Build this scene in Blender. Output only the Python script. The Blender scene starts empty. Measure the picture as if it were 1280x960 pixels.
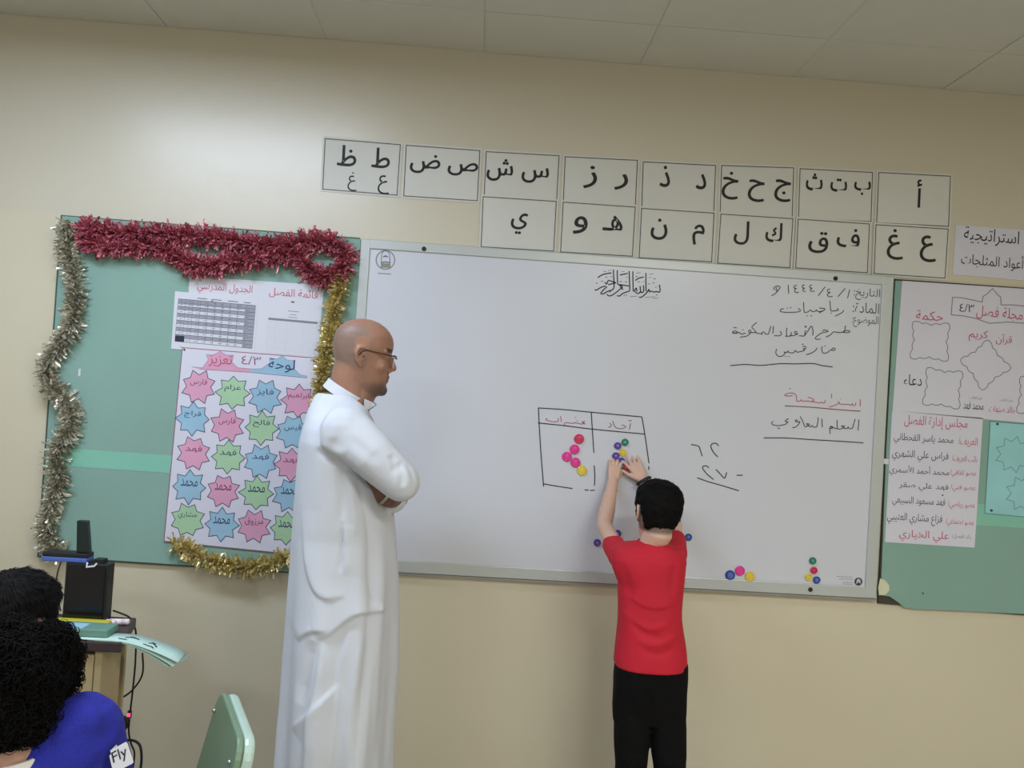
import bpy, math, random
import numpy as np
from mathutils import Vector, Matrix, noise
S = bpy.context.scene
COL = S.collection
# ------------------------------------------------------------------ camera
F = 1000.0                                   # focal length in pixels of a 1280 wide frame
CAM = np.array([0.0, -3.05, 1.55])
yaw, pitch, roll = [math.radians(a) for a in (2.20, 0.98, 3.66)]
fw = np.array([math.sin(yaw)*math.cos(pitch), math.cos(yaw)*math.cos(pitch), math.sin(pitch)])
r0 = np.array([math.cos(yaw), -math.sin(yaw), 0]); u0 = np.cross(r0, fw)
RT = math.cos(roll)*r0 + math.sin(roll)*u0
UP = -math.sin(roll)*r0 + math.cos(roll)*u0
cd = bpy.data.cameras.new('camera'); cam = bpy.data.objects.new('camera', cd); COL.objects.link(cam)
cd.sensor_width = 36; cd.lens = F/1280*36; cd.clip_start = .05
cam.matrix_world = Matrix(((RT[0], UP[0], -fw[0], CAM[0]), (RT[1], UP[1], -fw[1], CAM[1]), (RT[2], UP[2], -fw[2], CAM[2]), (0, 0, 0, 1)))
S.camera = cam
# ------------------------------------------------------------------ light
S.view_settings.view_transform = 'Standard'; S.view_settings.look = 'None'
S.view_settings.gamma = 1; S.view_settings.exposure = 0.56
W = bpy.data.worlds.new('world'); S.world = W; W.use_nodes = True
W.node_tree.nodes['Background'].inputs[0].default_value = (.75, .80, .90, 1)
W.node_tree.nodes['Background'].inputs[1].default_value = .25
# ceiling lamps: (x, y, watts, colour)
LAMPS = [(-1.25, -1.25, 24, (.66, .79, 1.0)), (1.2, -3.1, 35, (.95, .97, .93)), (-1.6, -3.9, 25, (.84, .91, 1.0)), (0.6, -5.9, 22, (.93, .96, .96)), (2.8, -4.4, 28, (.97, .97, .90))]

# ------------------------------------------------------------------ helpers
def ray(px, py): return fw*F + RT*(px-640) - UP*(py-480)
def at(px, py, y=0.0):                       # point on the vertical plane at y
    d = ray(px, py); t = (y-CAM[1])/d[1]; return Vector(CAM + t*d)
def atz(px, py, z):                          # point on the horizontal plane at z
    d = ray(px, py); t = (z-CAM[2])/d[2]; return Vector(CAM + t*d)

MATS = {}
def mat(name, col, rough=.6, metal=0.0, var=.06, scale=6.0, bump=0.0, bscale=60.0, emit=None, estr=0.0, vcol=False, alpha=None, trans=0.0, spec=.5, coat=0.0, col2=None):
    if name in MATS: return MATS[name]
    m = bpy.data.materials.new(name); m.use_nodes = True; nt = m.node_tree; N = nt.nodes; L = nt.links
    b = N['Principled BSDF']
    c = [((x/255)/12.92 if x/255 <= .04045 else ((x/255+.055)/1.055)**2.4) for x in col]
    c2 = [min(1, x*(1+var)) for x in c]; c1 = [x*(1-var) for x in c]
    if col2: c1 = c; c2 = [((x/255)/12.92 if x/255 <= .04045 else ((x/255+.055)/1.055)**2.4) for x in col2]
    tc = N.new('ShaderNodeTexCoord')
    if vcol:
        a = N.new('ShaderNodeVertexColor'); a.layer_name = 'Col'
        nz = N.new('ShaderNodeTexNoise'); nz.inputs['Scale'].default_value = scale; L.new(tc.outputs['Object'], nz.inputs['Vector'])
        mx = N.new('ShaderNodeMix'); mx.data_type = 'RGBA'; mx.blend_type = 'MULTIPLY'; mx.inputs[0].default_value = var
        L.new(a.outputs['Color'], mx.inputs[6]); L.new(nz.outputs['Color'], mx.inputs[7]); L.new(mx.outputs[2], b.inputs['Base Color'])
    else:
        nz = N.new('ShaderNodeTexNoise'); nz.inputs['Scale'].default_value = scale; nz.inputs['Detail'].default_value = 4
        L.new(tc.outputs['Object'], nz.inputs['Vector'])
        cr = N.new('ShaderNodeValToRGB'); cr.color_ramp.elements[0].position = .3; cr.color_ramp.elements[1].position = .7
        cr.color_ramp.elements[0].color = (*c1, 1); cr.color_ramp.elements[1].color = (*c2, 1)
        L.new(nz.outputs['Fac'], cr.inputs[0]); L.new(cr.outputs[0], b.inputs['Base Color'])
    if bump:
        n2 = N.new('ShaderNodeTexNoise'); n2.inputs['Scale'].default_value = bscale; n2.inputs['Detail'].default_value = 5
        L.new(tc.outputs['Object'], n2.inputs['Vector'])
        bp = N.new('ShaderNodeBump'); bp.inputs['Strength'].default_value = bump; bp.inputs['Distance'].default_value = .01
        L.new(n2.outputs['Fac'], bp.inputs['Height']); L.new(bp.outputs[0], b.inputs['Normal'])
    b.inputs['Roughness'].default_value = rough; b.inputs['Metallic'].default_value = metal
    b.inputs['Specular IOR Level'].default_value = spec; b.inputs['Coat Weight'].default_value = coat
    if trans: b.inputs['Transmission Weight'].default_value = trans
    if alpha is not None: b.inputs['Alpha'].default_value = alpha
    if emit:
        b.inputs['Emission Color'].default_value = (*emit, 1); b.inputs['Emission Strength'].default_value = estr
    MATS[name] = m; return m

class MB:
    """collects simple shapes into one mesh"""
    def __init__(s): s.v = []; s.f = []
    def add(s, vs, fs):
        o = len(s.v); s.v += [tuple(p) for p in vs]; s.f += [tuple(i+o for i in f) for f in fs]; return s
    def box(s, c, d, M=None):
        hx, hy, hz = d[0]/2, d[1]/2, d[2]/2
        vs = [Vector((x, y, z)) for x in (-hx, hx) for y in (-hy, hy) for z in (-hz, hz)]
        if M is not None: vs = [M @ v for v in vs]
        vs = [v+Vector(c) for v in vs]
        return s.add(vs, [(0, 1, 3, 2), (4, 6, 7, 5), (0, 4, 5, 1), (2, 3, 7, 6), (0, 2, 6, 4), (1, 5, 7, 3)])
    def prism(s, pts, n):                   # closed outline pts, extruded by vector n (n towards the viewer is the front)
        k = len(pts); a = [Vector(p) for p in pts]; b = [p+Vector(n) for p in a]
        return s.add(a+b, [tuple(range(k)), tuple(range(2*k-1, k-1, -1))]+[(i, i+k, (i+1) % k+k, (i+1) % k) for i in range(k)])
    def ring(s, pts, w, n):                 # flat outline band of width w round a closed outline
        k = len(pts); P = [Vector(p) for p in pts]; n = Vector(n).normalized(); A = []; B = []
        for i in range(k):
            d1 = (P[i]-P[i-1]).normalized(); d2 = (P[(i+1) % k]-P[i]).normalized()
            t = (d1+d2); t = t.normalized() if t.length > 1e-6 else d1
            m = n.cross(t)*(w/2/max(.5, t.dot(d1))); A.append(P[i]-m); B.append(P[i]+m)
        return s.add(A+B, [(i, (i+1) % k, (i+1) % k+k, i+k) for i in range(k)])
    def stroke(s, pts, w, n=(0, -1, 0)):    # flat pen stroke along an open path
        P = [Vector(p) for p in pts]; k = len(P); n = Vector(n); A = []; B = []
        for i in range(k):
            t = (P[min(i+1, k-1)]-P[max(i-1, 0)]).normalized()
            ww = w[i] if isinstance(w, (list, tuple)) else w
            m = n.cross(t)*ww/2; A.append(P[i]-m); B.append(P[i]+m)
        return s.add(A+B, [(i, i+1, i+1+k, i+k) for i in range(k-1)])
    def tube(s, pts, r, seg=8, cap=True, flat=1.0, upv=None):
        P = [Vector(p) for p in pts]; k = len(P); vs = []; fs = []
        rr = r if isinstance(r, (list, tuple)) else [r]*k
        ref = Vector(upv) if upv else None
        T0 = (P[1]-P[0]).normalized()
        a = (ref if ref else (Vector((0, 0, 1)) if abs(T0.z) < .9 else Vector((1, 0, 0))))
        for i in range(k):
            t = (P[min(i+1, k-1)]-P[max(i-1, 0)]).normalized()
            if ref: a = ref
            u = (a-t*a.dot(t)).normalized(); v = t.cross(u); a = u
            for j in range(seg):
                an = 2*math.pi*j/seg; vs.append(P[i]+(u*math.cos(an)*flat+v*math.sin(an))*rr[i])
        for i in range(k-1):
            for j in range(seg):
                fs.append((i*seg+j, i*seg+(j+1) % seg, (i+1)*seg+(j+1) % seg, (i+1)*seg+j))
        if cap: fs += [tuple(range(seg-1, -1, -1)), tuple((k-1)*seg+j for j in range(seg))]
        return s.add(vs, fs)
    def caps(s, pts, r, seg=12, flat=1.0, upv=None):       # tube with ball ends at every joint, for fusing
        s.tube(pts, r, seg, True, flat, upv)
        rr = r if isinstance(r, (list, tuple)) else [r]*len(pts)
        for p, q in zip(pts, rr):
            s.ball(p, (q*.98,)*3 if flat == 1 else (q*.8,)*3, 10, 7)
        return s
    def ball(s, c, r, seg=14, rings=9, M=None):
        c = Vector(c); r = r if isinstance(r, (tuple, list)) else (r, r, r); vs = []; fs = []
        pts = [Vector((0, 0, r[2]))]
        for i in range(1, rings):
            th = math.pi*i/rings
            for j in range(seg):
                ph = 2*math.pi*j/seg; pts.append(Vector((r[0]*math.sin(th)*math.cos(ph), r[1]*math.sin(th)*math.sin(ph), r[2]*math.cos(th))))
        pts.append(Vector((0, 0, -r[2]))); n = len(pts)-1
        for j in range(seg):
            fs.append((0, 1+j, 1+(j+1) % seg)); fs.append((n, n-seg+(j+1) % seg, n-seg+j))
        for i in range(rings-2):
            for j in range(seg):
                a = 1+i*seg; fs.append((a+j, a+seg+j, a+seg+(j+1) % seg, a+(j+1) % seg))
        if M is not None: pts = [M @ p for p in pts]
        return s.add([p+c for p in pts], fs)
    def loft(s, rings, cap=True):
        k = len(rings[0]); vs = [p for r in rings for p in r]; fs = []
        for i in range(len(rings)-1):
            for j in range(k): fs.append((i*k+j, i*k+(j+1) % k, (i+1)*k+(j+1) % k, (i+1)*k+j))
        if cap: fs += [tuple(range(k-1, -1, -1)), tuple((len(rings)-1)*k+j for j in range(k))]
        return s.add(vs, fs)
    def lathe(s, prof, c, axis='z', seg=24):  # prof: (radius, height)
        c = Vector(c); rings = []
        for r, h in prof:
            rg = []
            for j in range(seg):
                a = 2*math.pi*j/seg; x, y = r*math.cos(a), r*math.sin(a)
                rg.append(c+(Vector((x, y, h)) if axis == 'z' else Vector((x, -h, y))))
            rings.append(rg)
        return s.loft(rings)
    def mesh(s, name):
        m = bpy.data.meshes.new(name); m.from_pydata([tuple(v) for v in s.v], [], s.f); m.update(); return m

def link(name, me, m=None, parent=None, smooth=False):
    o = bpy.data.objects.new(name, me); COL.objects.link(o)
    if m is not None: me.materials.clear(); me.materials.append(m)
    if smooth:
        me.polygons.foreach_set('use_smooth', [True]*len(me.polygons))
    if parent is not None:
        o.parent = parent; o.matrix_parent_inverse = Matrix.Translation(-parent.location) @ Matrix()
        o.matrix_parent_inverse = parent.matrix_basis.inverted()
    return o
def obj(name, mb, m, parent=None, smooth=False): return link(name, mb.mesh(name), m, parent, smooth)
def tag(o, label, cat, group=None):
    o['label'] = label; o['category'] = cat
    if group: o['group'] = group
    return o
def thing(name, label, cat, loc, group=None):
    o = bpy.data.objects.new(name, None); o.location = loc; o.empty_display_size = .05; COL.objects.link(o)
    return tag(o, label, cat, group)
def struct(name, mb, m, parent=None):
    o = obj(name, mb, m, parent)
    if parent is None: o['kind'] = 'structure'
    return o
def bevel(o, w=.004, seg=2):
    b = o.modifiers.new('bevel', 'BEVEL'); b.width = w; b.segments = seg; b.limit_method = 'ANGLE'; return o

def fuse(mb, voxel, smooth=4, fac=.5):       # one continuous surface out of overlapping shapes
    me = mb.mesh('tmp'); o = bpy.data.objects.new('tmp', me); COL.objects.link(o)
    r = o.modifiers.new('r', 'REMESH'); r.mode = 'VOXEL'; r.voxel_size = voxel; r.use_smooth_shade = True
    if smooth:
        q = o.modifiers.new('s', 'SMOOTH'); q.factor = fac; q.iterations = smooth
    dg = bpy.context.evaluated_depsgraph_get(); out = bpy.data.meshes.new_from_object(o.evaluated_get(dg))
    bpy.data.objects.remove(o); bpy.data.meshes.remove(me)
    return out
def coords(me):
    a = np.empty(len(me.vertices)*3); me.vertices.foreach_get('co', a); return a.reshape(-1, 3)
def normals(me):
    a = np.empty(len(me.vertices)*3); me.vertices.foreach_get('normal', a); return a.reshape(-1, 3)
def setco(me, a): me.vertices.foreach_set('co', a.ravel()); me.update()
def paint(me, cols):                         # per-vertex colour (sRGB 0-255)
    c = np.asarray(cols, float)/255; c = np.where(c <= .04045, c/12.92, ((c+.055)/1.055)**2.4)
    at_ = me.color_attributes.new('Col', 'FLOAT_COLOR', 'POINT')
    at_.data.foreach_set('color', np.c_[c, np.ones(len(c))].ravel())
def seg_dist(P, poly):                       # distance and signed side of points P (n,2) to a polyline
    best = np.full(len(P), 1e9); side = np.zeros(len(P)); par = np.zeros(len(P)); n_seg = len(poly)-1
    for k_, (a, b) in enumerate(zip(poly[:-1], poly[1:])):
        a = np.array(a); b = np.array(b); ab = b-a; t = np.clip(((P-a)@ab)/max(ab@ab, 1e-12), 0, 1)
        q = P-(a+t[:, None]*ab); d = np.hypot(q[:, 0], q[:, 1]); sd = ab[0]*q[:, 1]-ab[1]*q[:, 0]
        m = d < best; best[m] = d[m]; side[m] = np.sign(sd[m]); par[m] = (k_+t[m])/n_seg
    return best, side, par
def nz(p, s): return noise.noise(Vector((p[0]*s, p[1]*s, p[2]*s)))

# ------------------------------------------------------------------ Arabic shaping for the built-in font
_AR = {'ء': (0xFE80,), 'آ': (0xFE81, 2), 'أ': (0xFE83, 2), 'ؤ': (0xFE85, 2), 'إ': (0xFE87, 2), 'ئ': (0xFE89, 4), 'ا': (0xFE8D, 2), 'ب': (0xFE8F, 4), 'ة': (0xFE93, 2),
       'ت': (0xFE95, 4), 'ث': (0xFE99, 4), 'ج': (0xFE9D, 4), 'ح': (0xFEA1, 4), 'خ': (0xFEA5, 4), 'د': (0xFEA9, 2), 'ذ': (0xFEAB, 2), 'ر': (0xFEAD, 2), 'ز': (0xFEAF, 2),
       'س': (0xFEB1, 4), 'ش': (0xFEB5, 4), 'ص': (0xFEB9, 4), 'ض': (0xFEBD, 4), 'ط': (0xFEC1, 4), 'ظ': (0xFEC5, 4), 'ع': (0xFEC9, 4), 'غ': (0xFECD, 4), 'ف': (0xFED1, 4),
       'ق': (0xFED5, 4), 'ك': (0xFED9, 4), 'ل': (0xFEDD, 4), 'م': (0xFEE1, 4), 'ن': (0xFEE5, 4), 'ه': (0xFEE9, 4), 'و': (0xFEED, 2), 'ى': (0xFEEF, 2), 'ي': (0xFEF1, 4)}
_LA = {'ا': 0xFEFB, 'أ': 0xFEF7, 'إ': 0xFEF9, 'آ': 0xFEF5}
def shape(s):
    out = []; i = 0; prev = False
    while i < len(s):
        c = s[i]; nx = s[i+1] if i+1 < len(s) else ''
        if c == 'ل' and nx in _LA and nx:
            out.append(chr(_LA[nx]+(1 if prev else 0))); prev = False; i += 2; continue
        if c == 'ـ': out.append(c); prev = True; i += 1; continue
        if c not in _AR: out.append(c); prev = False; i += 1; continue
        e = _AR[c]; two = len(e) > 1 and e[1] == 4
        nj = two and nx != '' and (nx in _AR and nx != 'ء' or nx == 'ـ')
        if len(e) == 1: out.append(chr(e[0])); prev = False
        else:
            out.append(chr(e[0]+((3 if nj else 1) if prev else (2 if nj else 0)))); prev = nj
        i += 1
    return ''.join(reversed(out))
_TX = {}
def glyphs(s, bold=0.0, res=2):
    k = (s, bold)
    if k not in _TX:
        c = bpy.data.curves.new('t', 'FONT'); c.body = s; c.resolution_u = res; c.offset = bold
        o = bpy.data.objects.new('t', c); COL.objects.link(o)
        dg = bpy.context.evaluated_depsgraph_get(); me = bpy.data.meshes.new_from_object(o.evaluated_get(dg))
        v = coords(me); f = [tuple(p.vertices) for p in me.polygons]
        lo = v.min(0); hi = v.max(0); v = (v-(lo+hi)/2)/np.maximum(hi-lo, 1e-6)
        bpy.data.objects.remove(o); bpy.data.meshes.remove(me); _TX[k] = (v, f)
    return _TX[k]
def text_mb(mb, s, px, py, w, h, y, raw=False, tilt=0.0, bold=0.0, slant=0.0, res=2):
    """text fitted to a box of w x h pixels centred at the pixel, on the wall plane y; tilt in radians"""
    v, f = glyphs(s if raw else shape(s), 0.0, res); c = at(px, py, y); k = (c-at(px+1, py, y)).length
    ca, sa = math.cos(tilt), math.sin(tilt); vs = []
    for q in v:
        a, b = q[0]*w*k, q[1]*h*k; a += slant*b; vs.append((c.x+a*ca-b*sa, y, c.z+a*sa+b*ca))
    mb.add(vs, f)
    if bold:                                 # heavier stroke: shifted copies of the same flat outline
        for i, (ox, oz) in enumerate(((bold, 0), (-bold, 0), (0, bold*.7), (0, -bold*.7), (bold*.7, bold*.5), (-bold*.7, -bold*.5))): mb.add([(a+ox, b-.00003*(i+1), c_+oz) for a, b, c_ in vs], f)
    return mb
def quad(c4, y): return [at(p[0], p[1], y) for p in c4]
def lerp2(c4, u, v):                         # pixel inside a pixel quad TL TR BR BL
    a = np.array(c4[0])*(1-u)+np.array(c4[1])*u; b = np.array(c4[3])*(1-u)+np.array(c4[2])*u
    return a*(1-v)+b*v
def smooth_path(pts, n=6):
    P = [np.array(p, float) for p in pts]; P = [2*P[0]-P[1]]+P+[2*P[-1]-P[-2]]; out = []
    for i in range(1, len(P)-2):
        for j in range(n):
            t = j/n; out.append(.5*((2*P[i])+(-P[i-1]+P[i+1])*t+(2*P[i-1]-5*P[i]+4*P[i+1]-P[i+2])*t*t+(-P[i-1]+3*P[i]-3*P[i+1]+P[i+2])*t**3))
    out.append(P[-2]); return out
NF = (0, -1, 0)
# ------------------------------------------------------------------ materials
m_wall = mat('wall_paint', (208, 200, 176), .33, var=.02, scale=1.2, bump=.10, bscale=14, spec=.8)
# the upper part of the front wall has its cool lamp sheen painted in as a greyer coat, down to the top of the boards
_nt = m_wall.node_tree; _b = _nt.nodes['Principled BSDF']; _src = _b.inputs['Base Color'].links[0].from_socket
_sx = _nt.nodes.new('ShaderNodeSeparateXYZ'); _tc = _nt.nodes.new('ShaderNodeTexCoord'); _mr = _nt.nodes.new('ShaderNodeMapRange'); _mx = _nt.nodes.new('ShaderNodeMix'); _mx.data_type = 'RGBA'
_mr.inputs['From Min'].default_value = 2.128; _mr.inputs['From Max'].default_value = 2.136
_nt.links.new(_tc.outputs['Object'], _sx.inputs[0]); _nt.links.new(_sx.outputs['Z'], _mr.inputs['Value']); _nt.links.new(_mr.outputs['Result'], _mx.inputs[0])
_nt.links.new(_src, _mx.inputs[6]); _mx.inputs[7].default_value = (.61, .565, .45, 1); _nt.links.new(_mx.outputs[2], _b.inputs['Base Color'])
m_wallb = mat('plain_wall_paint', (208, 203, 188), .6, var=.02, scale=1.2)
m_ceil = mat('ceiling_tile', (206, 206, 196), .85, var=.02, scale=5, bump=.05, bscale=90)
m_groove = mat('ceiling_grid', (204, 204, 194), .7)
m_floor = mat('floor_tile', (170, 160, 145), .45, var=.06, scale=3)
m_skirt = mat('skirting', (150, 140, 120), .5)
m_paper = mat('white_paper', (212, 212, 220), .75, var=.015, scale=3)
m_card = mat('card_paper', (212, 212, 206), .7, var=.015, scale=3)
m_poster = mat('poster_paper', (212, 211, 224), .7, var=.015, scale=3)
m_ink = mat('black_ink', (22, 22, 24), .6)
m_line = mat('border_line', (92, 90, 86), .6)
m_marker = mat('black_marker', (44, 44, 48), .5)
m_red = mat('red_marker', (176, 52, 84), .5)
m_redp = mat('red_ink', (190, 76, 104), .6)
m_blueink = mat('blue_ink', (42, 40, 92), .6)
m_greyink = mat('grey_ink', (126, 126, 134), .6)
m_board = mat('whiteboard_enamel', (206, 209, 218), .26, var=.012, scale=1.5, spec=.5, bump=.02, bscale=3)
m_alu = mat('aluminium_frame', (188, 193, 192), .38, metal=.25, var=.02)
m_dark = mat('dark_rubber', (26, 26, 28), .6)
m_felt = mat('green_felt', (134, 168, 156), .9, var=.04, scale=3, bump=.1, bscale=150)
m_feltlight = mat('bright_green_felt', (132, 192, 170), .9, var=.04, scale=3, bump=.1, bscale=150)
m_torn = mat('torn_backing', (206, 206, 178), .9)
m_edge = mat('board_edge', (70, 84, 78), .6)

# ------------------------------------------------------------------ room
ZC = 2.863; X0, X1, Y1 = -3.4, 3.6, -7.2
struct('wall_front', MB().box(((X0+X1)/2, .1, ZC/2), (X1-X0+.4, .2, ZC+.3)), m_wall)
struct('wall_left', MB().box((X0-.1, Y1/2, ZC/2), (.2, -Y1, ZC)), m_wallb)
struct('wall_right', MB().box((X1+.1, Y1/2, ZC/2), (.2, -Y1, ZC)), m_wallb)
struct('wall_back', MB().box(((X0+X1)/2, Y1-.1, ZC/2), (X1-X0+.4, .2, ZC)), m_wallb)
struct('floor', MB().box(((X0+X1)/2, Y1/2, -.1), (X1-X0+.4, -Y1+.4, .2)), m_floor)
ceil = struct('ceiling', MB().box(((X0+X1)/2, Y1/2, ZC+.1045), (X1-X0+.4, -Y1+.4, .2)), m_groove)
tiles = {}
gx = [.53+.6*k for k in range(-8, 7)]; gy = [0-.0, -.328]+[-.328-.6*k for k in range(1, 13)]
gx = [X0]+[g for g in gx if X0+.05 < g < X1-.05]+[X1]
for i in range(len(gx)-1):
    for j in range(len(gy)-1):
        a, b = gx[i], gx[i+1]; c, d = gy[j+1], gy[j]
        key = (round(b-a, 3), round(d-c, 3))
        if c < Y1: c = Y1
        if d-c < .05: continue
        key = (round(b-a, 3), round(d-c, 3))
        if key not in tiles:
            w, h = b-a-.003, d-c-.003
            q = .010
            tiles[key] = MB().loft([[Vector((sx*(w/2), sy*(h/2), .006)) for sx, sy in ((-1, -1), (1, -1), (1, 1), (-1, 1))],
                                    [Vector((sx*(w/2), sy*(h/2), -.0005)) for sx, sy in ((-1, -1), (1, -1), (1, 1), (-1, 1))],
                                    [Vector((sx*(w/2-q), sy*(h/2-q), -.002)) for sx, sy in ((-1, -1), (1, -1), (1, 1), (-1, 1))]]).mesh('ceiling_tile')
            tiles[key].materials.append(m_ceil)
        o = bpy.data.objects.new('ceiling_tile', tiles[key]); COL.objects.link(o); o.parent = ceil
        o.location = ((a+b)/2, (c+d)/2, ZC+.003+.0012*((i*7+j*3) % 3-1))
m_diff = mat('lamp_diffuser', (240, 240, 240), .5, emit=(1, 1, 1), estr=3.0)
m_house = mat('lamp_housing', (225, 225, 222), .4)
for k, (lx, ly, pw, lc) in enumerate(LAMPS):
    t = thing('ceiling_lamp', ['long ceiling lamp near the front wall above the green boards', 'ceiling lamp above the middle of the room on the right', 'ceiling lamp over the left of the room', 'ceiling lamp at the back of the room', 'ceiling lamp at the back right of the room'][k], 'lamp', (lx, ly, ZC), 'ceiling lamps')
    obj('housing', MB().box((lx, ly, ZC-.032), (1.24, .30, .05)), m_house, t)
    obj('diffuser', MB().box((lx, ly, ZC-.060), (1.18, .24, .008)), m_diff, t)
    l = bpy.data.lights.new('tube_light', 'AREA'); l.shape = 'RECTANGLE'; l.size = 1.18; l.size_y = .24; l.energy = pw; l.color = lc
    lo = bpy.data.objects.new('tube_light', l); COL.objects.link(lo); lo.location = (lx, ly, ZC-.070)
    lo.parent = t; lo.matrix_parent_inverse = t.matrix_basis.inverted()
del tiles

# ------------------------------------------------------------------ whiteboard
b0, b1 = at(456, 299), at(1095, 748)
BX0, BX1, BZ0, BZ1 = -.487, 1.566, .868, 2.113
wb = thing('whiteboard', 'large white dry-erase board with grey metal frame between the two green boards', 'whiteboard', (.54, -.01, .868))
obj('panel', MB().box(((BX0+BX1)/2, -.010, (BZ0+BZ1)/2), (BX1-BX0-.02, .014, BZ1-BZ0-.02)), m_board, wb)
fwid = .036; YB = -.0172
for c, d in ((((BX0+BX1)/2, -.012, BZ1-fwid/2), (BX1-BX0, .022, fwid)), (((BX0+BX1)/2, -.012, BZ0+.022), (BX1-BX0, .022, .044)),
             ((BX0+fwid/2, -.0125, (BZ0+BZ1)/2), (fwid, .023, BZ1-BZ0-.004)), ((BX1-.0225, -.0125, (BZ0+BZ1)/2), (.045, .023, BZ1-BZ0-.004))):
    bevel(obj('frame_bar', MB().box(c, d), m_alu, wb), .003)
obj('bottom_lip', MB().box(((BX0+BX1)/2, -.013, BZ0-.004), (BX1-BX0, .026, .007)), mat('lip_metal', (150, 148, 140), .4, metal=.4), wb)
for px, py in ((530, 311), (1044.5, 348), (1013, 737)):
    p = at(px, py, -.024); obj('screw_cap', MB().lathe([(.001, 0), (.0085, 0), (.0085, .003), (.006, .0055), (.0045, .005), (.0015, .0042), (.0005, .0042)], (p.x, -.0225, p.z), 'y', 16), m_dark, wb, True)
def P4(x, y): return (860+x/4.173, 330+y/4.173)
def writing(name, items, m, y=YB-.0004, parent=None, **kw):
    for it in items: o = obj(name, text_mb(MB(), *it[:5], y, **{**kw, **(it[5] if len(it) > 5 else {})}), m, parent)
    return o
hw = dict(slant=.08)
writing('printed_headings', [('التاريخ:', 1083.5, 368, 33, 15), ('المادة:', 1082.5, 385, 33, 13), ('الموضوع:', 1081.5, 402, 33, 15)], mat('grey_print', (84, 86, 94), .5), parent=wb)
def strokes(name, lines, m, parent, w=.0045, y=YB-.0003, conv=None):
    mb = MB()
    for L in lines: mb.stroke([at(*(conv(*p) if conv else p), y) for p in smooth_path(L, 5)] if len(L) > 2 else [at(*(conv(*p) if conv else p), y) for p in L], w)
    return obj(name, mb, m, parent)
def PD(x, y): return (960+x/8.533, 345+y/8.533)
def PE(x, y): return (905+x/7.53, 395+y/7.53)
def PF(x, y): return (950+x/9.143, 480+y/9.143)
def PG(x, y): return (670+x/8.533, 505+y/8.533)
HW = .0034
strokes('handwriting', [[(70, 150), (62, 130), (90, 108), (128, 115), (115, 145), (90, 160), (88, 130), (100, 125)], [(115, 145), (75, 190), (35, 210)]], m_marker, wb, HW, conv=PD)
for L in ([(215, 95), (222, 190)], [(308, 98), (280, 108), (278, 128), (302, 132), (285, 148), (290, 172), (328, 176)], [(392, 92), (370, 102), (368, 125), (390, 130), (372, 145), (378, 162), (402, 165)], [(470, 95), (445, 105), (448, 125), (470, 130), (452, 145), (460, 162), (498, 162)],
          [(610, 115), (535, 212)], [(662, 138), (636, 148), (640, 170), (662, 175), (634, 195), (645, 218), (690, 220)], [(825, 130), (745, 222)], [(872, 145), (848, 238)]):
    strokes('handwriting', [L], m_marker, wb, HW, conv=PD)
strokes('handwriting', [[(812, 365), (790, 390), (750, 412), (715, 428)], [(735, 345), (748, 365), (700, 372), (672, 370), (665, 320), (660, 262)],
    [(545, 340), (570, 345), (608, 350), (590, 370), (545, 395)], [(590, 370), (560, 378), (525, 375), (515, 360), (505, 375), (470, 378), (455, 362), (430, 380), (390, 388), (382, 340), (380, 280)],
    [(320, 345), (345, 365), (325, 382), (240, 388), (160, 385), (132, 375), (140, 355), (170, 348)], [(410, 424), (424, 426)], [(452, 424), (468, 426)], [(200, 342), (212, 342)], [(235, 338), (250, 340)], [(668, 396), (680, 396)]], m_marker, wb, HW, conv=PD)
strokes('handwriting', [[(1145, 90), (1132, 150)], [(1185, 150), (1160, 158), (1120, 152), (1145, 138), (1180, 140), (1184, 152)], [(1120, 152), (1070, 155), (1030, 150), (1005, 175), (960, 200)],
    [(925, 140), (950, 132), (980, 145), (920, 160), (875, 190), (860, 212), (885, 220), (908, 215)], [(835, 185), (838, 140), (822, 95), (790, 140), (758, 185), (740, 188), (705, 186)], [(765, 135), (760, 185)], [(758, 95), (775, 100), (762, 110)],
    [(690, 145), (668, 150), (670, 165), (695, 165), (670, 180), (640, 186), (610, 190), (575, 190)], [(630, 150), (634, 172), (618, 188)], [(592, 110), (588, 150), (590, 186)], [(530, 140), (540, 170), (520, 186), (472, 185)],
    [(465, 95), (460, 165)], [(440, 95), (425, 150), (415, 170), (390, 170)], [(390, 170), (375, 150), (355, 158), (360, 170), (330, 165), (305, 158), (285, 130), (262, 105), (285, 80), (308, 60)],
    [(305, 158), (270, 155), (240, 158), (232, 138), (250, 135), (248, 158), (215, 188), (150, 200)], [(205, 160), (185, 165), (160, 170), (145, 155), (120, 160), (80, 155), (100, 140), (125, 150), (118, 162), (78, 160)], [(172, 130), (184, 130)], [(90, 108), (120, 112)]], m_marker, wb, HW, conv=PE)
strokes('handwriting', [[(1010, 320), (1030, 300), (1048, 312), (1030, 325), (1005, 320), (985, 335), (970, 345), (935, 350), (920, 320), (924, 285)], [(946, 282), (956, 284)],
    [(875, 300), (860, 325), (820, 350), (770, 365)], [(740, 290), (765, 285), (770, 305), (745, 310), (760, 322), (720, 335), (690, 340), (670, 325), (655, 345), (615, 345), (600, 330), (590, 345), (565, 340)], [(565, 335), (572, 355), (545, 378), (510, 378), (488, 350), (495, 310)],
    [(575, 380), (585, 380)], [(605, 382), (616, 382)], [(732, 264), (750, 266)]], m_marker, wb, HW, conv=PE)
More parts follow.
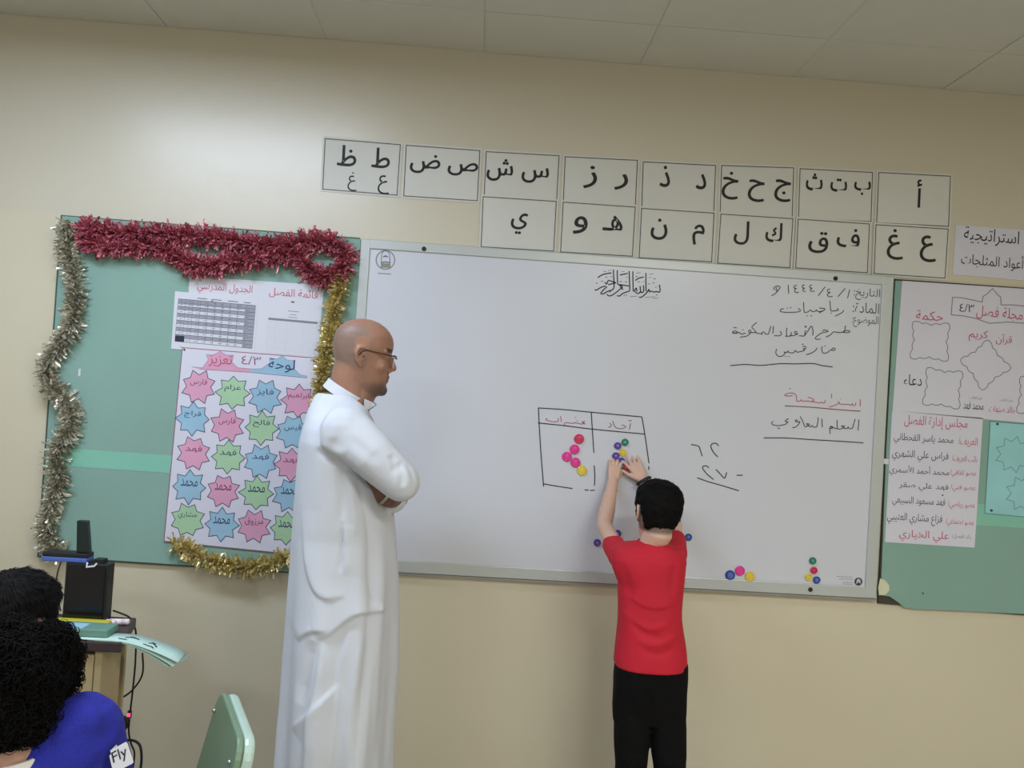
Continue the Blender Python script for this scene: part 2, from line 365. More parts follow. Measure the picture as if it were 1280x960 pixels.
strokes('handwriting', [[(1147, 175), (1145, 258)], [(1095, 215), (1090, 240), (1065, 245), (1055, 225), (1040, 242), (1015, 235), (1000, 232), (945, 232)], [(885, 200), (905, 215), (880, 232), (840, 250), (790, 262)], [(945, 232), (915, 228), (905, 212)], [(918, 170), (928, 172)], [(820, 110), (818, 165)],
    [(745, 185), (742, 210), (725, 220), (705, 205), (690, 215), (640, 210), (590, 200), (620, 185), (580, 158), (545, 155)], [(590, 200), (540, 195), (480, 195), (470, 180), (455, 195), (420, 195), (418, 150), (400, 115), (350, 102), (295, 118), (285, 132), (330, 138), (375, 130)], [(335, 52), (352, 54)]], m_red, wb, .003, conv=PF)
strokes('handwriting', [[(1132, 405), (1120, 530)], [(1088, 400), (1070, 460), (1055, 505), (1020, 510), (1008, 490), (995, 508), (965, 508)], [(965, 508), (930, 480), (965, 480), (955, 500), (925, 512), (890, 512), (882, 470), (880, 410)], [(890, 512), (855, 505), (830, 490), (800, 485), (830, 505), (800, 510), (792, 500), (800, 540), (798, 570)],
    [(708, 395), (712, 495)], [(665, 380), (660, 440), (645, 490), (610, 490), (595, 475), (580, 490), (555, 480)], [(555, 480), (530, 455), (565, 460), (545, 480), (515, 488), (490, 430), (460, 370)], [(430, 420), (410, 410), (405, 428), (430, 432), (455, 432), (440, 460), (410, 490), (370, 500)], [(328, 395), (300, 410), (290, 430), (318, 432), (290, 460), (220, 475), (160, 470), (132, 450), (150, 425)], [(200, 504), (230, 506)]], m_marker, wb, HW, conv=PF)
strokes('underline', [[(220, 530), (300, 524), (380, 529), (480, 520), (560, 521), (650, 519), (700, 530), (755, 537)]], m_marker, wb, .004, conv=P4)
strokes('underline', [[(505, 740), (640, 747), (760, 758), (900, 768)]], mat('dark_red_marker', (130, 50, 74), .5), wb, .0035, conv=P4)
strokes('underline', [[(395, 907), (520, 908), (640, 916), (780, 924), (915, 933)]], m_marker, wb, .004, conv=P4)
def P3(x, y): return (650+x/4.267, 490+y/4.267)
strokes('drawn_table', [[(98, 85), (250, 95), (380, 108), (650, 133)], [(98, 84), (106, 240), (115, 370), (126, 505)], [(96, 165), (240, 180), (385, 198), (668, 225)],
                        [(380, 108), (387, 220), (394, 325)], [(396, 392), (399, 450), (397, 500)], [(650, 133), (668, 240), (688, 380)], [(686, 395), (688, 415)],
                        [(125, 490), (200, 503), (280, 515)], [(345, 522), (366, 524)], [(374, 525), (398, 524)]], m_marker, wb, .0042, conv=P3)
strokes('table_heading', [[(530, 215), (505, 205), (490, 190), (515, 195), (490, 215), (450, 205), (425, 205), (415, 195), (400, 205), (370, 205), (310, 200), (305, 225), (340, 235)], [(262, 130), (270, 190)], [(235, 150), (238, 180), (200, 190), (140, 180), (105, 165), (118, 152)], [(415, 142), (425, 145)], [(432, 180), (445, 183)], [(515, 182), (525, 184)]], m_red, wb, .003, conv=PG)
strokes('table_heading', [[(1010, 205), (995, 275)], [(985, 182), (1005, 175), (1020, 180)], [(915, 225), (940, 230), (958, 245), (925, 262), (880, 262), (845, 245), (830, 215), (815, 180)], [(785, 205), (805, 225), (790, 245), (770, 248)]], mat('maroon_marker', (132, 48, 84), .5), wb, .003, conv=PG)
strokes('handwritten_sum', [[(912, 280), (940, 285), (955, 292), (964, 318), (972, 343)], [(1060, 288), (1048, 275), (1028, 275), (1018, 290), (1030, 318), (1055, 347)],
                            [(1008, 404), (995, 395), (980, 395), (974, 406), (995, 435), (1032, 467)], [(1045, 412), (1068, 437), (1090, 459), (1098, 445), (1102, 428)],
                            [(1155, 444), (1188, 444)], [(945, 457), (1000, 477), (1080, 500), (1168, 527)]], m_marker, wb, .0042, conv=P3)
# Basmala: stacked calligraphy
mb = MB(); B0 = (730, 330); ks = 11.636
def PB(x, y): return (B0[0]+x/ks, B0[1]+y/ks)
for L in [[(900, 130), (900, 270), (903, 395)], [(710, 105), (712, 260), (716, 400)], [(657, 100), (662, 240), (665, 375), (640, 400), (560, 430), (520, 465), (480, 460)],
          [(484, 90), (486, 200), (490, 300)], [(428, 80), (432, 200), (438, 310), (420, 370), (340, 400), (280, 435), (240, 430)],
          [(1095, 300), (1108, 380), (1090, 410), (1050, 400), (1020, 410), (985, 395), (955, 405), (945, 370), (925, 400), (880, 450), (830, 485), (800, 480)],
          [(865, 310), (868, 390), (845, 415), (825, 400), (815, 320)], [(825, 400), (790, 430), (755, 415), (735, 390), (760, 350), (770, 400)],
          [(655, 320), (590, 310), (500, 300), (560, 330), (520, 370), (430, 440), (370, 465), (330, 440)], [(520, 330), (545, 345), (565, 375)],
          [(465, 272), (410, 255), (355, 240), (330, 290), (300, 265)], [(465, 272), (400, 290), (350, 300)], [(320, 320), (270, 330), (230, 350), (180, 380), (155, 370)], [(335, 330), (290, 370), (240, 430)],
          [(200, 200), (260, 160), (330, 140), (400, 130)], [(520, 160), (580, 148), (635, 135)], [(745, 240), (800, 205), (870, 190)]]:
    mb.stroke([at(*PB(*p), YB-.0004) for p in smooth_path(L, 4)], .0043)
for x, y in ((302, 110), (186, 278), (380, 405), (1060, 450), (1028, 214), (765, 182), (795, 258), (533, 255), (262, 250), (1010, 275), (945, 290), (325, 195), (610, 260)):
    mb.stroke([at(*PB(x-14, y), YB-.0005), at(*PB(x+14, y), YB-.0005)], .0026)
for x, y, w in ((370, 92, 45), (565, 110, 60), (790, 130, 60), (980, 145, 70), (390, 185, 30), (620, 195, 36), (960, 195, 34), (865, 258, 34), (1045, 335, 30), (720, 470, 110), (600, 455, 60), (960, 480, 150), (1040, 498, 80)):
    mb.stroke([at(*PB(x-w/2, y+5), YB-.0005), at(*PB(x+w/2, y-5), YB-.0005)], .0014)
obj('calligraphy_print', mb, m_ink, wb)
# round emblem at the top left
def circ(px, py, r, y, n=28, ph=0): return [at(px+r*math.cos(2*math.pi*i/n+ph), py+r*math.sin(2*math.pi*i/n+ph), y) for i in range(n)]
em = obj('emblem_ring', MB().ring(circ(481.8, 325, 11.6, YB-.0004), .0045, NF), mat('emblem_grey', (128, 132, 138), .5), wb)
mb = MB()
mb.stroke([at(476.5+x, y, YB-.0005) for x, y in ((0, 331), (0.5, 318), (2, 315), (5.5, 312.8), (9, 315), (10.5, 318), (11, 331))], .0026)
mb.stroke([at(x, y, YB-.0005) for x, y in ((479, 321), (482, 320), (485, 321))], .005)
mb.stroke([at(x, y, YB-.0005) for x, y in ((477, 328), (482, 327.3), (488, 328.5))], .004)
mb.stroke([at(472.5, 341.6, YB-.0005), at(489, 342.6, YB-.0005)], .0026)
obj('emblem_figure', mb, mat('emblem_dark', (92, 96, 104), .5), wb)
obj('emblem_base', MB().prism([at(x, y, YB) for x, y in ((475.5, 334.5), (488.5, 335), (488, 329.5), (477, 329))], (0, -.0006, 0)), mat('emblem_olive', (140, 138, 122), .6), wb)
mb = MB().prism(circ(1073, 727, 5, YB, 20)[::-1], (0, -.0005, 0)); obj('maker_mark', mb, mat('mark_dark', (52, 58, 64), .5), wb)
obj('maker_mark_inner', MB().prism([at(x, y, YB-.0006) for x, y in ((1070.2, 730), (1071, 724.5), (1073.4, 723.2), (1075.4, 725), (1076, 730), (1073.6, 727.5))][::-1], (0, -.0004, 0)), mat('mark_light', (188, 190, 196), .5), wb)
mb = MB()
for k, (x0, x1, y) in enumerate(((1046, 1065, 720.5), (1049, 1067, 723.5), (1054, 1067, 727.5), (1053, 1066, 729.8))):
    xx = x0
    while xx < x1:
        w = random.Random(k*31+int(xx*7)).uniform(1.2, 3); mb.stroke([at(xx, y+(xx-x0)*.05, YB-.0004), at(min(xx+w, x1), y+(xx+w-x0)*.05, YB-.0004)], .0022); xx += w+.7
obj('maker_lettering', mb, m_greyink, wb)

# ------------------------------------------------------------------ magnets
MC = {'crimson': (205, 30, 84), 'pink': (226, 44, 146), 'yellow': (226, 200, 60), 'purple': (92, 62, 172), 'teal': (18, 138, 112), 'blue': (36, 62, 172), 'green': (20, 130, 84), 'red': (206, 32, 62), 'cobalt': (30, 84, 180)}
def magnet(px, py, colr, big, label, group):
    R_ = .0188 if big else .0138; p = at(px, py, YB-.004)
    c = MC[colr]; t = thing('round_magnet', label, 'magnet', (p.x, YB, p.z), group)
    if big: prof = [(R_*.96, 0), (R_, .002), (R_, .005), (R_*.86, .0075), (R_*.72, .0078), (R_*.66, .0070), (R_*.3, .0068), (.0003, .0067)]
    else: prof = [(R_*.96, 0), (R_, .002), (R_, .0055), (R_*.9, .0075), (R_*.62, .0078), (R_*.56, .0052), (R_*.5, .0048), (.0003, .0048)]
    obj('shell', MB().lathe(prof, (p.x, YB-.0001, p.z), 'y', 26), mat('magnet_'+colr, tuple(int(q*.86) for q in c) if not big else c, .3, coat=.3), t, True)
    lt = tuple(int(min(255, q+(255-q)*(.22 if not big else .06))) for q in c)
    r2 = R_*(.5 if not big else .6)
    obj('centre_disc', MB().lathe([(r2, .0045), (r2, .0066 if not big else .0074), (r2*.85, .0074 if not big else .0080), (.0003, .0076 if not big else .0081)], (p.x, YB, p.z), 'y', 22), mat('magnet_light_'+colr, lt, .3, coat=.3), t, True)
TG = 'magnets in the tens column'; UG = 'magnets in the units column'; LG = 'loose magnets on the whiteboard'
for x, y, c, lab in ((315, 250, 'crimson', 'large crimson round magnet, topmost in the left column of the drawn table'), (291, 306, 'pink', 'large pink round magnet just under the crimson one'),
                     (250, 345, 'pink', 'large pink round magnet furthest left in the drawn table'), (296, 376, 'pink', 'large pink round magnet touching the yellow one in the drawn table'),
                     (330, 418, 'yellow', 'large yellow round magnet lowest in the left column of the drawn table')):
    magnet(*P3(x, y), c, True, lab, TG)
for x, y, c, lab in ((521, 287, 'purple', 'small purple magnet, upper of the two in the right column of the table'), (560, 268, 'teal', 'small teal magnet, topmost in the right column of the table'),
                     (549, 323, 'yellow', "small yellow magnet under the boy's right fingertips"), (511, 341, 'purple', "small purple magnet above the boy's left hand, left of the yellow one"),
                     (500, 385, 'blue', "small blue magnet under the boy's left fingertips"), (541, 369, 'blue', "small blue magnet between the boy's two hands"),
                     (538, 417, 'green', "small dark green magnet lowest between the boy's hands"), (568, 402, 'red', "small red magnet beside the boy's right thumb")):
    magnet(*P3(x, y), c, False, lab, UG)
for px, py, c, big, lab in ((746.6, 678.4, 'purple', 0, "small purple magnet on the board left of the red shirt sleeve"), (772, 667, 'purple', 0, "small purple magnet half hidden above the boy's left shoulder"),
                            (860.6, 671.5, 'cobalt', 0, "small blue magnet on the board right of the boy's shoulder"),
                            (912.8, 719, 'blue', 1, 'large blue magnet near the bottom edge of the whiteboard'), (925, 713.6, 'pink', 1, 'large pink magnet between the blue and the yellow one at the bottom'),
                            (937.5, 721, 'yellow', 1, 'large yellow magnet near the bottom edge of the whiteboard'),
                            (1016, 701, 'teal', 0, 'small teal magnet, top of the group at the lower right of the board'), (1017.5, 713, 'crimson', 0, 'small crimson magnet under the teal one at the lower right'),
                            (1011, 721.5, 'yellow', 0, 'small yellow magnet at the lower right of the board'), (1021, 725, 'cobalt', 0, 'small blue magnet, lowest of the group at the lower right')):
    magnet(px, py, c, bool(big), lab, LG)

# ------------------------------------------------------------------ letter cards
CARDS = [
 ([(406.6, 173.4), (500.5, 181), (496.3, 244), (403.5, 236.5)], 'two bold letters and two thin ones, leftmost of the top row', [('ظ', 433.8, 194.8, 23, 26), ('ط', 476.3, 197.5, 22, 25)], [('غ', 441, 227, 12, 24), ('ع', 480, 231, 15, 24)]),
 ([(507.9, 181.7), (599.8, 188.4), (596.6, 251), (504.7, 245)], 'a dotted and an undotted letter, second of the top row', [('ض', 531.5, 205, 37, 24), ('ص', 578.5, 211.5, 37, 17)], []),
 ([(607.8, 189.7), (698.8, 194.8), (695.5, 255), (605, 250)], 'seen and sheen, third of the top row', [('ش', 625, 212.5, 32, 28), ('س', 669, 219, 33, 20)], []),
 ([(706.5, 196), (796.8, 200.6), (794, 260), (704, 255)], 'raa and zay, fourth of the top row', [('ز', 738, 221.5, 16, 28), ('ر', 776.5, 227.5, 16, 20)], []),
 ([(804, 202.4), (894.5, 207), (892, 266), (802, 261)], 'daal and thaal, fifth of the top row', [('ذ', 831.5, 220.5, 12, 26), ('د', 876.5, 227, 12, 19)], []),
 ([(902, 207), (992, 210), (990, 272), (900, 267)], 'three hooked letters, sixth of the top row', [('خ', 913, 232, 20, 34), ('ح', 945.5, 238.5, 20, 27), ('ج', 978.5, 238.5, 20, 27)], []),
 ([(1000, 211), (1090.5, 215.7), (1088.4, 277), (998, 273)], 'three shallow dotted letters, seventh of the top row', [('ث', 1018, 227.5, 20, 21), ('ت', 1048.5, 231.5, 20, 16), ('ب', 1078, 235, 20, 17)], []),
 ([(1098.4, 215.7), (1187.8, 220.4), (1185.5, 283), (1095.6, 278.6)], 'a single alif, last of the top row', [('أ', 1149, 242, 5.5, 34)], []),
 ([(604, 246), (695.3, 251.9), (692, 314), (601.4, 308.6)], 'a single yaa, first of the lower row', [('ي', 649, 279.5, 20, 26)], []),
 ([(704, 252.8), (794, 259), (790.4, 320.4), (700.7, 315)], 'haa and waw, second of the lower row', [('و', 725.5, 281.5, 17, 22), ('هـ', 766, 279, 24, 19)], []),
 ([(802, 260.6), (892.5, 266.5), (889.4, 327.4), (798.8, 322.3)], 'noon and meem, third of the lower row', [('ن', 824, 286.5, 20, 26), ('م', 873, 293.5, 14, 25)], []),
 ([(901, 267.7), (991, 273.5), (987, 334.8), (897, 329)], 'kaaf and laam, fourth of the lower row', [('ل', 927, 291, 18, 29), ('ك', 967.5, 290.5, 20, 24)], []),
 ([(997.6, 274), (1086.6, 280), (1084, 341), (994.5, 335)], 'faa and qaaf, fifth of the lower row', [('ق', 1023, 303, 24, 26), ('ف', 1060.5, 297.5, 28, 23)], []),
 ([(1094.8, 281), (1185, 286.4), (1181, 347.7), (1092.5, 342)], 'ghain and ain, last of the lower row', [('غ', 1119.5, 305.5, 20, 37), ('ع', 1160.5, 311, 20, 32)], []),
]
for k, (q, lab, big, small) in enumerate(CARDS):
    y = -.0012 if k < 8 else -.0036
    if k >= 8: y = -.0030 + 0
    c = sum((at(*p, y) for p in q), Vector())/4
    t = thing('letter_card', 'white alphabet card with '+lab, 'card', (c.x, 0, c.z), 'alphabet cards above the whiteboard')
    out = [at(*p, y) for p in q]; pad = .0085
    big_q = [o+Vector((sx*pad, 0, sz*pad*(1 if not (k < 8 and k > 1 and sz < 0) else .3))) for o, (sx, sz) in zip(out, ((-1, 1), (1, 1), (1, -1), (-1, -1)))]
    obj('sheet', MB().prism(big_q, (0, -.001, 0)), m_card, t)
    obj('border_line', MB().ring([o+Vector((0, -.0013, 0)) for o in out], .0036, NF), m_line, t)
    writing('lettering', big, m_ink, y=y-.0014, parent=t, bold=.0016, tilt=-.012)
    if small: writing('lettering', small, m_ink, y=y-.0014, parent=t, tilt=-.05)
# strategy sheet at the right end of the wall
q = [(1194.5, 281), (1300, 289), (1296, 352), (1190.5, 343)]
t = thing('wall_notice', 'white handwritten notice on the wall at the right end of the alphabet cards', 'notice', at(1240, 315, 0))
o = obj('sheet', MB().prism(quad(q, -.0012), (0, -.0012, 0)), m_poster, t)
writing('lettering', [('استراتيجية', 1239.5, 296.5, 69, 21)], m_ink, y=-.0028, parent=t, tilt=-.02)
writing('lettering', [('أعواد المثلجات', 1240.5, 326.5, 78, 20)], m_ink, y=-.0028, parent=t, tilt=-.02)

# ------------------------------------------------------------------ green boards
gl = thing('pin_board', 'green felt pin board on the left wall framed by tinsel', 'pin board', (-1.05, 0, .85))
q = [(79, 270.5), (451, 299.5), (434, 719), (50, 694)]
obj('backing', MB().prism(quad([(78, 269.5), (450, 298), (433, 720), (48.5, 695.5)], -.001), (0, -.012, 0)), m_edge, gl)
def quadpart(c4, u0, v0, u1, v1): return [tuple(lerp2(c4, u, v)) for u, v in ((u0, v0), (u1, v0), (u1, v1), (u0, v1))]
obj('felt_panel', MB().prism(quad(quadpart(q, 0, 0, 1, .68), -.010), (0, -.007, 0)), m_felt, gl)
obj('felt_strip', MB().prism(quad(quadpart(q, 0, .68, 1, .732), -.010), (0, -.0078, 0)), m_feltlight, gl)
obj('felt_panel', MB().prism(quad(quadpart(q, 0, .732, 1, 1), -.010), (0, -.007, 0)), m_felt, gl)
obj('tape_tab', MB().prism(quad([(98.5, 461), (101, 461), (100.5, 470), (98, 470)], -.017), (0, -.0015, 0)), m_paper, gl)
YG = -.0172
gr = thing('pin_board', 'green felt pin board at the right edge with a torn lower left corner', 'pin board', (1.9, 0, .85))
q = [(1117.5, 349.5), (1420, 371), (1400, 785), (1095, 751)]
obj('backing', MB().prism(quad([(1117, 349), (1420, 370), (1400, 778), (1096, 753.5)], -.001), (0, -.010, 0)), mat('board_back', (62, 58, 50), .7), gr)
pts = [(1118, 351), (1420, 372), (1400, 783), (1280, 767), (1200, 763), (1140, 760.5), (1130, 759), (1121, 752), (1111, 745), (1100, 743.5), (1107, 560)]
obj('felt_panel', MB().prism([at(*p, -.010) for p in pts], (0, -.007, 0)), m_felt, gr)
obj('torn_patch', MB().prism([at(*p, -.017) for p in ((1100, 723), (1106, 725), (1111, 731), (1111.5, 738), (1107, 743), (1098.5, 744), (1097.5, 735))], (0, -.0015, 0)), m_torn, gr)
obj('faded_band', MB().prism(quad([(1204, 629), (1400, 640), (1400, 668), (1203, 655)], -.0168), (0, -.0006, 0)), m_feltlight, gr)
for p in ((1153.5, 741.5), (1178, 619)): obj('tack', MB().lathe([(.003, 0), (.003, .002), (.001, .003)], at(*p, YG), 'y', 8), m_dark, gr)

# ---- left posters
t = thing('title_sheet', 'white sheet with two red headings at the top of the left green board', 'poster', at(320, 400, YG))
q = [(237, 345.5), (405, 356.5), (398, 448), (232, 436)]
obj('sheet', MB().prism(quad(q, YG), (0, -.0012, 0)), m_paper, t)
writing('lettering', [('الجدول المدرسي', 281, 361.5, 69, 15)], m_redp, y=YG-.0016, parent=t, tilt=-.01)
writing('lettering', [('قائمة الفصل', 367, 367.5, 61, 13)], m_redp, y=YG-.0016, parent=t, tilt=-.01)
t = thing('class_list', 'faint printed class list sheet right of the timetable', 'sheet', at(365, 410, YG))
q = [(333, 371), (402.5, 377), (397.5, 446.5), (328.5, 440)]
obj('sheet', MB().prism(quad(q, YG-.0014), (0, -.0008, 0)), m_paper, t)
mb = MB()
for v, w in ((.22, .2), (.28, .12), (.33, .16)): mb.stroke([at(*lerp2(q, .5-w/2, v), YG-.0025), at(*lerp2(q, .5+w/2, v), YG-.0025)], .0022)
obj('heading_print', mb, m_greyink, t)
obj('header_band', MB().prism(quad(quadpart(q, .06, .37, .95, .41), YG-.0023), (0, -.0003, 0)), m_greyink, t)
mb = MB()
for k in range(12):
    v = .45+k*.045; mb.stroke([at(*lerp2(q, .06, v), YG-.0025), at(*lerp2(q, .95, v), YG-.0025)], .0008)
for u in (.06, .2, .4, .7, .95): mb.stroke([at(*lerp2(q, u, .41), YG-.0025), at(*lerp2(q, u, .95), YG-.0025)], .0008)
obj('table_lines', mb, mat('faint_ink', (190, 192, 202), .7), t)
obj('logo_mark', MB().prism(quad([(364, 376.5), (368, 377), (368, 378.6), (364, 378)], YG-.0023), (0, -.0003, 0)), m_ink, t)
t = thing('timetable_sheet', 'printed grey striped timetable with a dark square at lower left', 'timetable', at(268, 405, YG))
q = [(219, 364), (323, 373.5), (317.5, 446), (214, 436)]
yt = YG-.0026
obj('sheet', MB().prism(quad(q, YG-.0014), (0, -.0010, 0)), m_paper, t)
tq = quadpart(q, .05, .13, .97, .93)
tq = [(223, 373.5), (319.5, 382), (315, 435.5), (218.5, 426.5)]
rng = random.Random(3)
for r in range(6):
    v0 = r/6
    obj('shaded_row', MB().prism(quad(quadpart(tq, 0, v0, 1, v0+.085 if r else v0+.12), yt+.0004), (0, -.0003, 0)), mat('row_grey', (152, 154, 166), .7), t)
obj('shaded_column', MB().prism(quad(quadpart(tq, .87, 0, 1, 1), yt+.0004), (0, -.00035, 0)), mat('row_grey', 0), t)
obj('dark_square', MB().prism(quad(quadpart(tq, 0, .86, .12, 1), yt+.0004), (0, -.0005, 0)), mat('navy_print', (38, 48, 66), .6), t)
mb = MB()
for k in range(13): mb.stroke([at(*lerp2(tq, 0, k/12), yt-.0001), at(*lerp2(tq, 1, k/12), yt-.0001)], .0012 if k % 2 else .0018)
for k in range(10): mb.stroke([at(*lerp2(tq, k/9*.87 if k < 9 else 1, 0), yt-.0001), at(*lerp2(tq, k/9*.87 if k < 9 else 1, 1), yt-.0001)], .0009)
for r in range(12):
    for c in range(9):
        u = .03+c*.105; v = (r+.5)/12; w = rng.uniform(.02, .06); mb.stroke([at(*lerp2(tq, u, v), yt-.0001), at(*lerp2(tq, u+w, v), yt-.0001)], .0014)
for u, w in ((.33, .12), (.5, .12), (.7, .12), (.87, .08), (.45, .03)): mb.stroke([at(*lerp2(q, u-w/2, .085 if w > .05 else .11), yt), at(*lerp2(q, u+w/2, .085 if w > .05 else .11), yt)], .0028)
mb.stroke([at(*lerp2(q, .1, .955), yt), at(*lerp2(q, .45, .96), yt)], .0014)
obj('table_print', mb, mat('table_ink', (70, 72, 84), .7), t)

# star poster
t = thing('star_poster', 'lilac poster with rows of pink, green and blue paper stars', 'poster', at(300, 560, YG))
q = [(228, 434.5), (399.5, 448), (378, 694), (205, 676.5)]
obj('sheet', MB().prism(quad(q, YG-.0028), (0, -.0012, 0)), m_poster, t)
yp = YG-.0041
obj('pink_border', MB().ring([at(*p, yp) for p in q], .003, NF), mat('pink_edge', (150, 84, 108), .6), t)
m_pk = mat('pink_paper', (216, 158, 186), .8); m_gn = mat('green_paper', (166, 202, 164), .8); m_bl = mat('blue_paper', (150, 188, 210), .8)
m_so = mat('star_outline', (66, 74, 104), .7)
def blob(pts, m, name='heading_shape', y=yp, parent=t): return obj(name, MB().prism([at(*p, y) for p in pts], (0, -.0003, 0)), m, parent)
def P4b(x, y): return (190+x/5.052, 330+y/5.052)
hp = [P4b(*p) for p in ((250, 650), (320, 655), (355, 605), (342, 570), (385, 575), (430, 552), (470, 575), (515, 575), (505, 620), (540, 655), (620, 662), (620, 684), (430, 668), (300, 664))]
blob(hp[::-1][::-1], m_pk)
hb = [P4b(*p) for p in ((620, 662), (690, 662), (745, 625), (740, 592), (790, 600), (822, 578), (850, 605), (905, 612), (892, 655), (935, 700), (980, 708), (980, 720), (760, 700), (620, 684))]
blob(hb, m_bl)
mb = MB(); mb.stroke([at(*p, yp-.0005) for p in hp[:11]], .0016); mb.stroke([at(*p, yp-.0005) for p in hb[:11]], .0016); mb.stroke([at(*P4b(*p), yp-.0005) for p in ((300, 664), (620, 684), (980, 720))], .002); obj('heading_outline', mb, mat('heading_line', (150, 110, 140), .7), t)
writing('lettering', [('تعزيز', 275.5, 451.5, 29, 15)], m_redp, y=yp-.0008, parent=t)
writing('lettering', [('لوحة', 352, 457, 33, 17)], m_blueink, y=yp-.0008, parent=t)
writing('lettering', [('٤/٣', 314, 450.5, 24, 11, dict(raw=True))], mat('violet_ink', (150, 100, 130), .7), y=yp-.0008, parent=t)
for p in ((230.6, 437), (392.5, 451.5)): obj('pin', MB().lathe([(.0035, 0), (.0035, .003), (.0015, .004), (.0003, .004)], at(*p, yp), 'y', 10), m_dark, t)
ROWS = [[(248.4, 483.4, 'p', 'فارس'), (291, 491, 'g', 'عزام'), (331.5, 496, 'b', 'فايز'), (373, 501, 'p', 'ابراهيم')],
        [(240.9, 523.6, 'b', 'فراج'), (284, 532, 'p', 'فارس'), (326.8, 535, 'g', 'فالح'), (366, 540, 'b', 'قيس')],
        [(242, 567, 'p', 'فهد'), (285, 571.7, 'g', 'فهد'), (325.6, 576.8, 'b', 'فهد'), (364, 581, 'p', 'فهد')],
        [(236.5, 608.8, 'b', 'محمد'), (278.9, 614, 'p', 'محمد'), (320.6, 616.4, 'g', 'محمد'), (361.8, 619, 'b', 'محمد')],
        [(234.2, 650, 'g', 'مشاري'), (277, 655.8, 'b', 'محمد'), (317.6, 658, 'p', 'مرزوق'), (358.4, 660.4, 'g', 'محمد')]]
for r, row in enumerate(ROWS):
    for c, (px, py, cc, nm) in enumerate(row):
        rs = random.Random(r*9+c); ph = math.pi/8*(1 if (r+c) % 2 == 0 else 0)+.05; n = 16
        rr = [(21.6*rs.uniform(.95, 1.05) if i % 2 == 0 else 15.2*rs.uniform(.95, 1.05)) for i in range(n)]
        pl = [(px+rr[i]*math.sin(2*math.pi*i/n+ph), py-rr[i]*math.cos(2*math.pi*i/n+ph)) for i in range(n)]
        z = obj('paper_star', MB().prism([at(*p, yp) for p in pl], (0, -.0007, 0)), {'p': m_pk, 'g': m_gn, 'b': m_bl}[cc], t)
        obj('star_outline', MB().ring([at(*p, yp-.0009) for p in pl], .0026, NF), m_so, z)
        w = {'ابراهيم': 26, 'مرزوق': 23, 'مشاري': 23}.get(nm, 21)
        writing('name_lettering', [(nm, px, py-5.5, w, 9.5)], m_blueink if cc != 'p' else mat('plum_ink', (120, 40, 84), .6), y=yp-.0010, parent=z)

# ---- right posters
def P6(x, y): return (1100+x/5.05, 340+y/5.05)
t = thing('magazine_poster', 'large lilac class magazine poster with empty scalloped frames at the right edge', 'poster', at(1230, 430, YG))
q = [(1127.5, 351), (1370, 367), (1352, 535), (1115.5, 513.5)]
obj('sheet', MB().prism(quad(q, YG), (0, -.0014, 0)), m_poster, t)
yq = YG-.0018
def scallop(c4, k=4, amp=2.0, y=yq, rot=False):
    pts = []; cx = sum(p[0] for p in c4)/4; cy = sum(p[1] for p in c4)/4
    for a, b in zip(c4, c4[1:]+c4[:1]):
        a = np.array(a, float); b = np.array(b, float); n = np.array([cx, cy])-(a+b)/2; n /= np.linalg.norm(n)
        for i in range(24):
            u = i/24; w = u*k % 1; bow = 1-abs(2*u-1)
            pts.append(a+(b-a)*u+n*(amp*(bow*1.6)-amp*.9*math.sin(math.pi*w)))
    return [at(p[0], p[1], y) for p in pts]
m_ol = mat('poster_outline', (96, 100, 118), .7)
for nm, c4, k in (('scalloped_frame', [P6(*p) for p in ((210, 315), (437, 328), (427, 560), (194, 543))], 4), ('scalloped_frame', [P6(*p) for p in ((297, 606), (520, 632), (498, 862), (272, 834))], 4),
                  ('scalloped_frame', [P6(*p) for p in ((680, 430), (826, 606), (645, 745), (508, 556))], 4), ('scalloped_frame', [P6(*p) for p in ((888, 662), (1110, 680), (1095, 900), (866, 886))], 4)):
    obj(nm, MB().ring(scallop(c4, k), .0026, NF), m_ol, t)
hl = [P6(*p) for p in ((458, 160), (520, 163), (600, 180), (645, 190), (650, 155), (680, 135), (711, 104), (735, 135), (762, 160), (765, 208), (830, 207), (960, 220), (1080, 240), (1075, 350), (900, 322), (800, 316), (692, 324), (600, 292), (520, 276), (450, 270))]
obj('title_frame', MB().ring([at(*p, yq) for p in hl], .0028, NF), m_ol, t)
writing('lettering', [('مجلة فصل', 1249.5, 392.5, 58, 17)], m_redp, y=yq, parent=t, tilt=-.03)
writing('lettering', [('٤/٣', 1208.5, 385, 18, 10, dict(raw=True))], m_ink, y=yq, parent=t)
writing('lettering', [('حكمة', 1162, 394.5, 34, 12)], m_redp, y=yq, parent=t)
writing('lettering', [('قرآن', 1255, 424.5, 20, 13), ('كريم', 1223, 420, 24, 14)], m_redp, y=yq, parent=t)
writing('lettering', [('دعاء', 1141, 475.5, 23, 14)], m_ink, y=yq, parent=t)
writing('lettering', [('محمد فهد', 1217, 508, 25, 13)], m_ink, y=yq, parent=t)
writing('lettering', [('خالد صنهات', 1252.5, 512.5, 33, 10)], m_redp, y=yq, parent=t)
writing('lettering', [('عمل الطالب', 1220, 497.5, 16, 4), ('عمل الطالب', 1258, 500.5, 16, 4)], m_greyink, y=yq, parent=t)
def P7(x, y): return (1090+x/3.557, 510+y/3.557)
t = thing('committee_list', 'white handwritten list of names on the right green board under the magazine poster', 'list', at(1167, 600, YG))
q = [(1115, 513.5), (1228.5, 522.5), (1218, 684.5), (1106, 677.5)]
obj('sheet', MB().prism(quad(q, YG-.0002), (0, -.0012, 0)), m_poster, t); yr = YG-.0017
m_bi = mat('navy_ink', (40, 40, 84), .6)
writing('lettering', [('مجلس إدارة الفصل', 1170, 529, 79, 16)], m_redp, y=yr, parent=t, tilt=-.0)
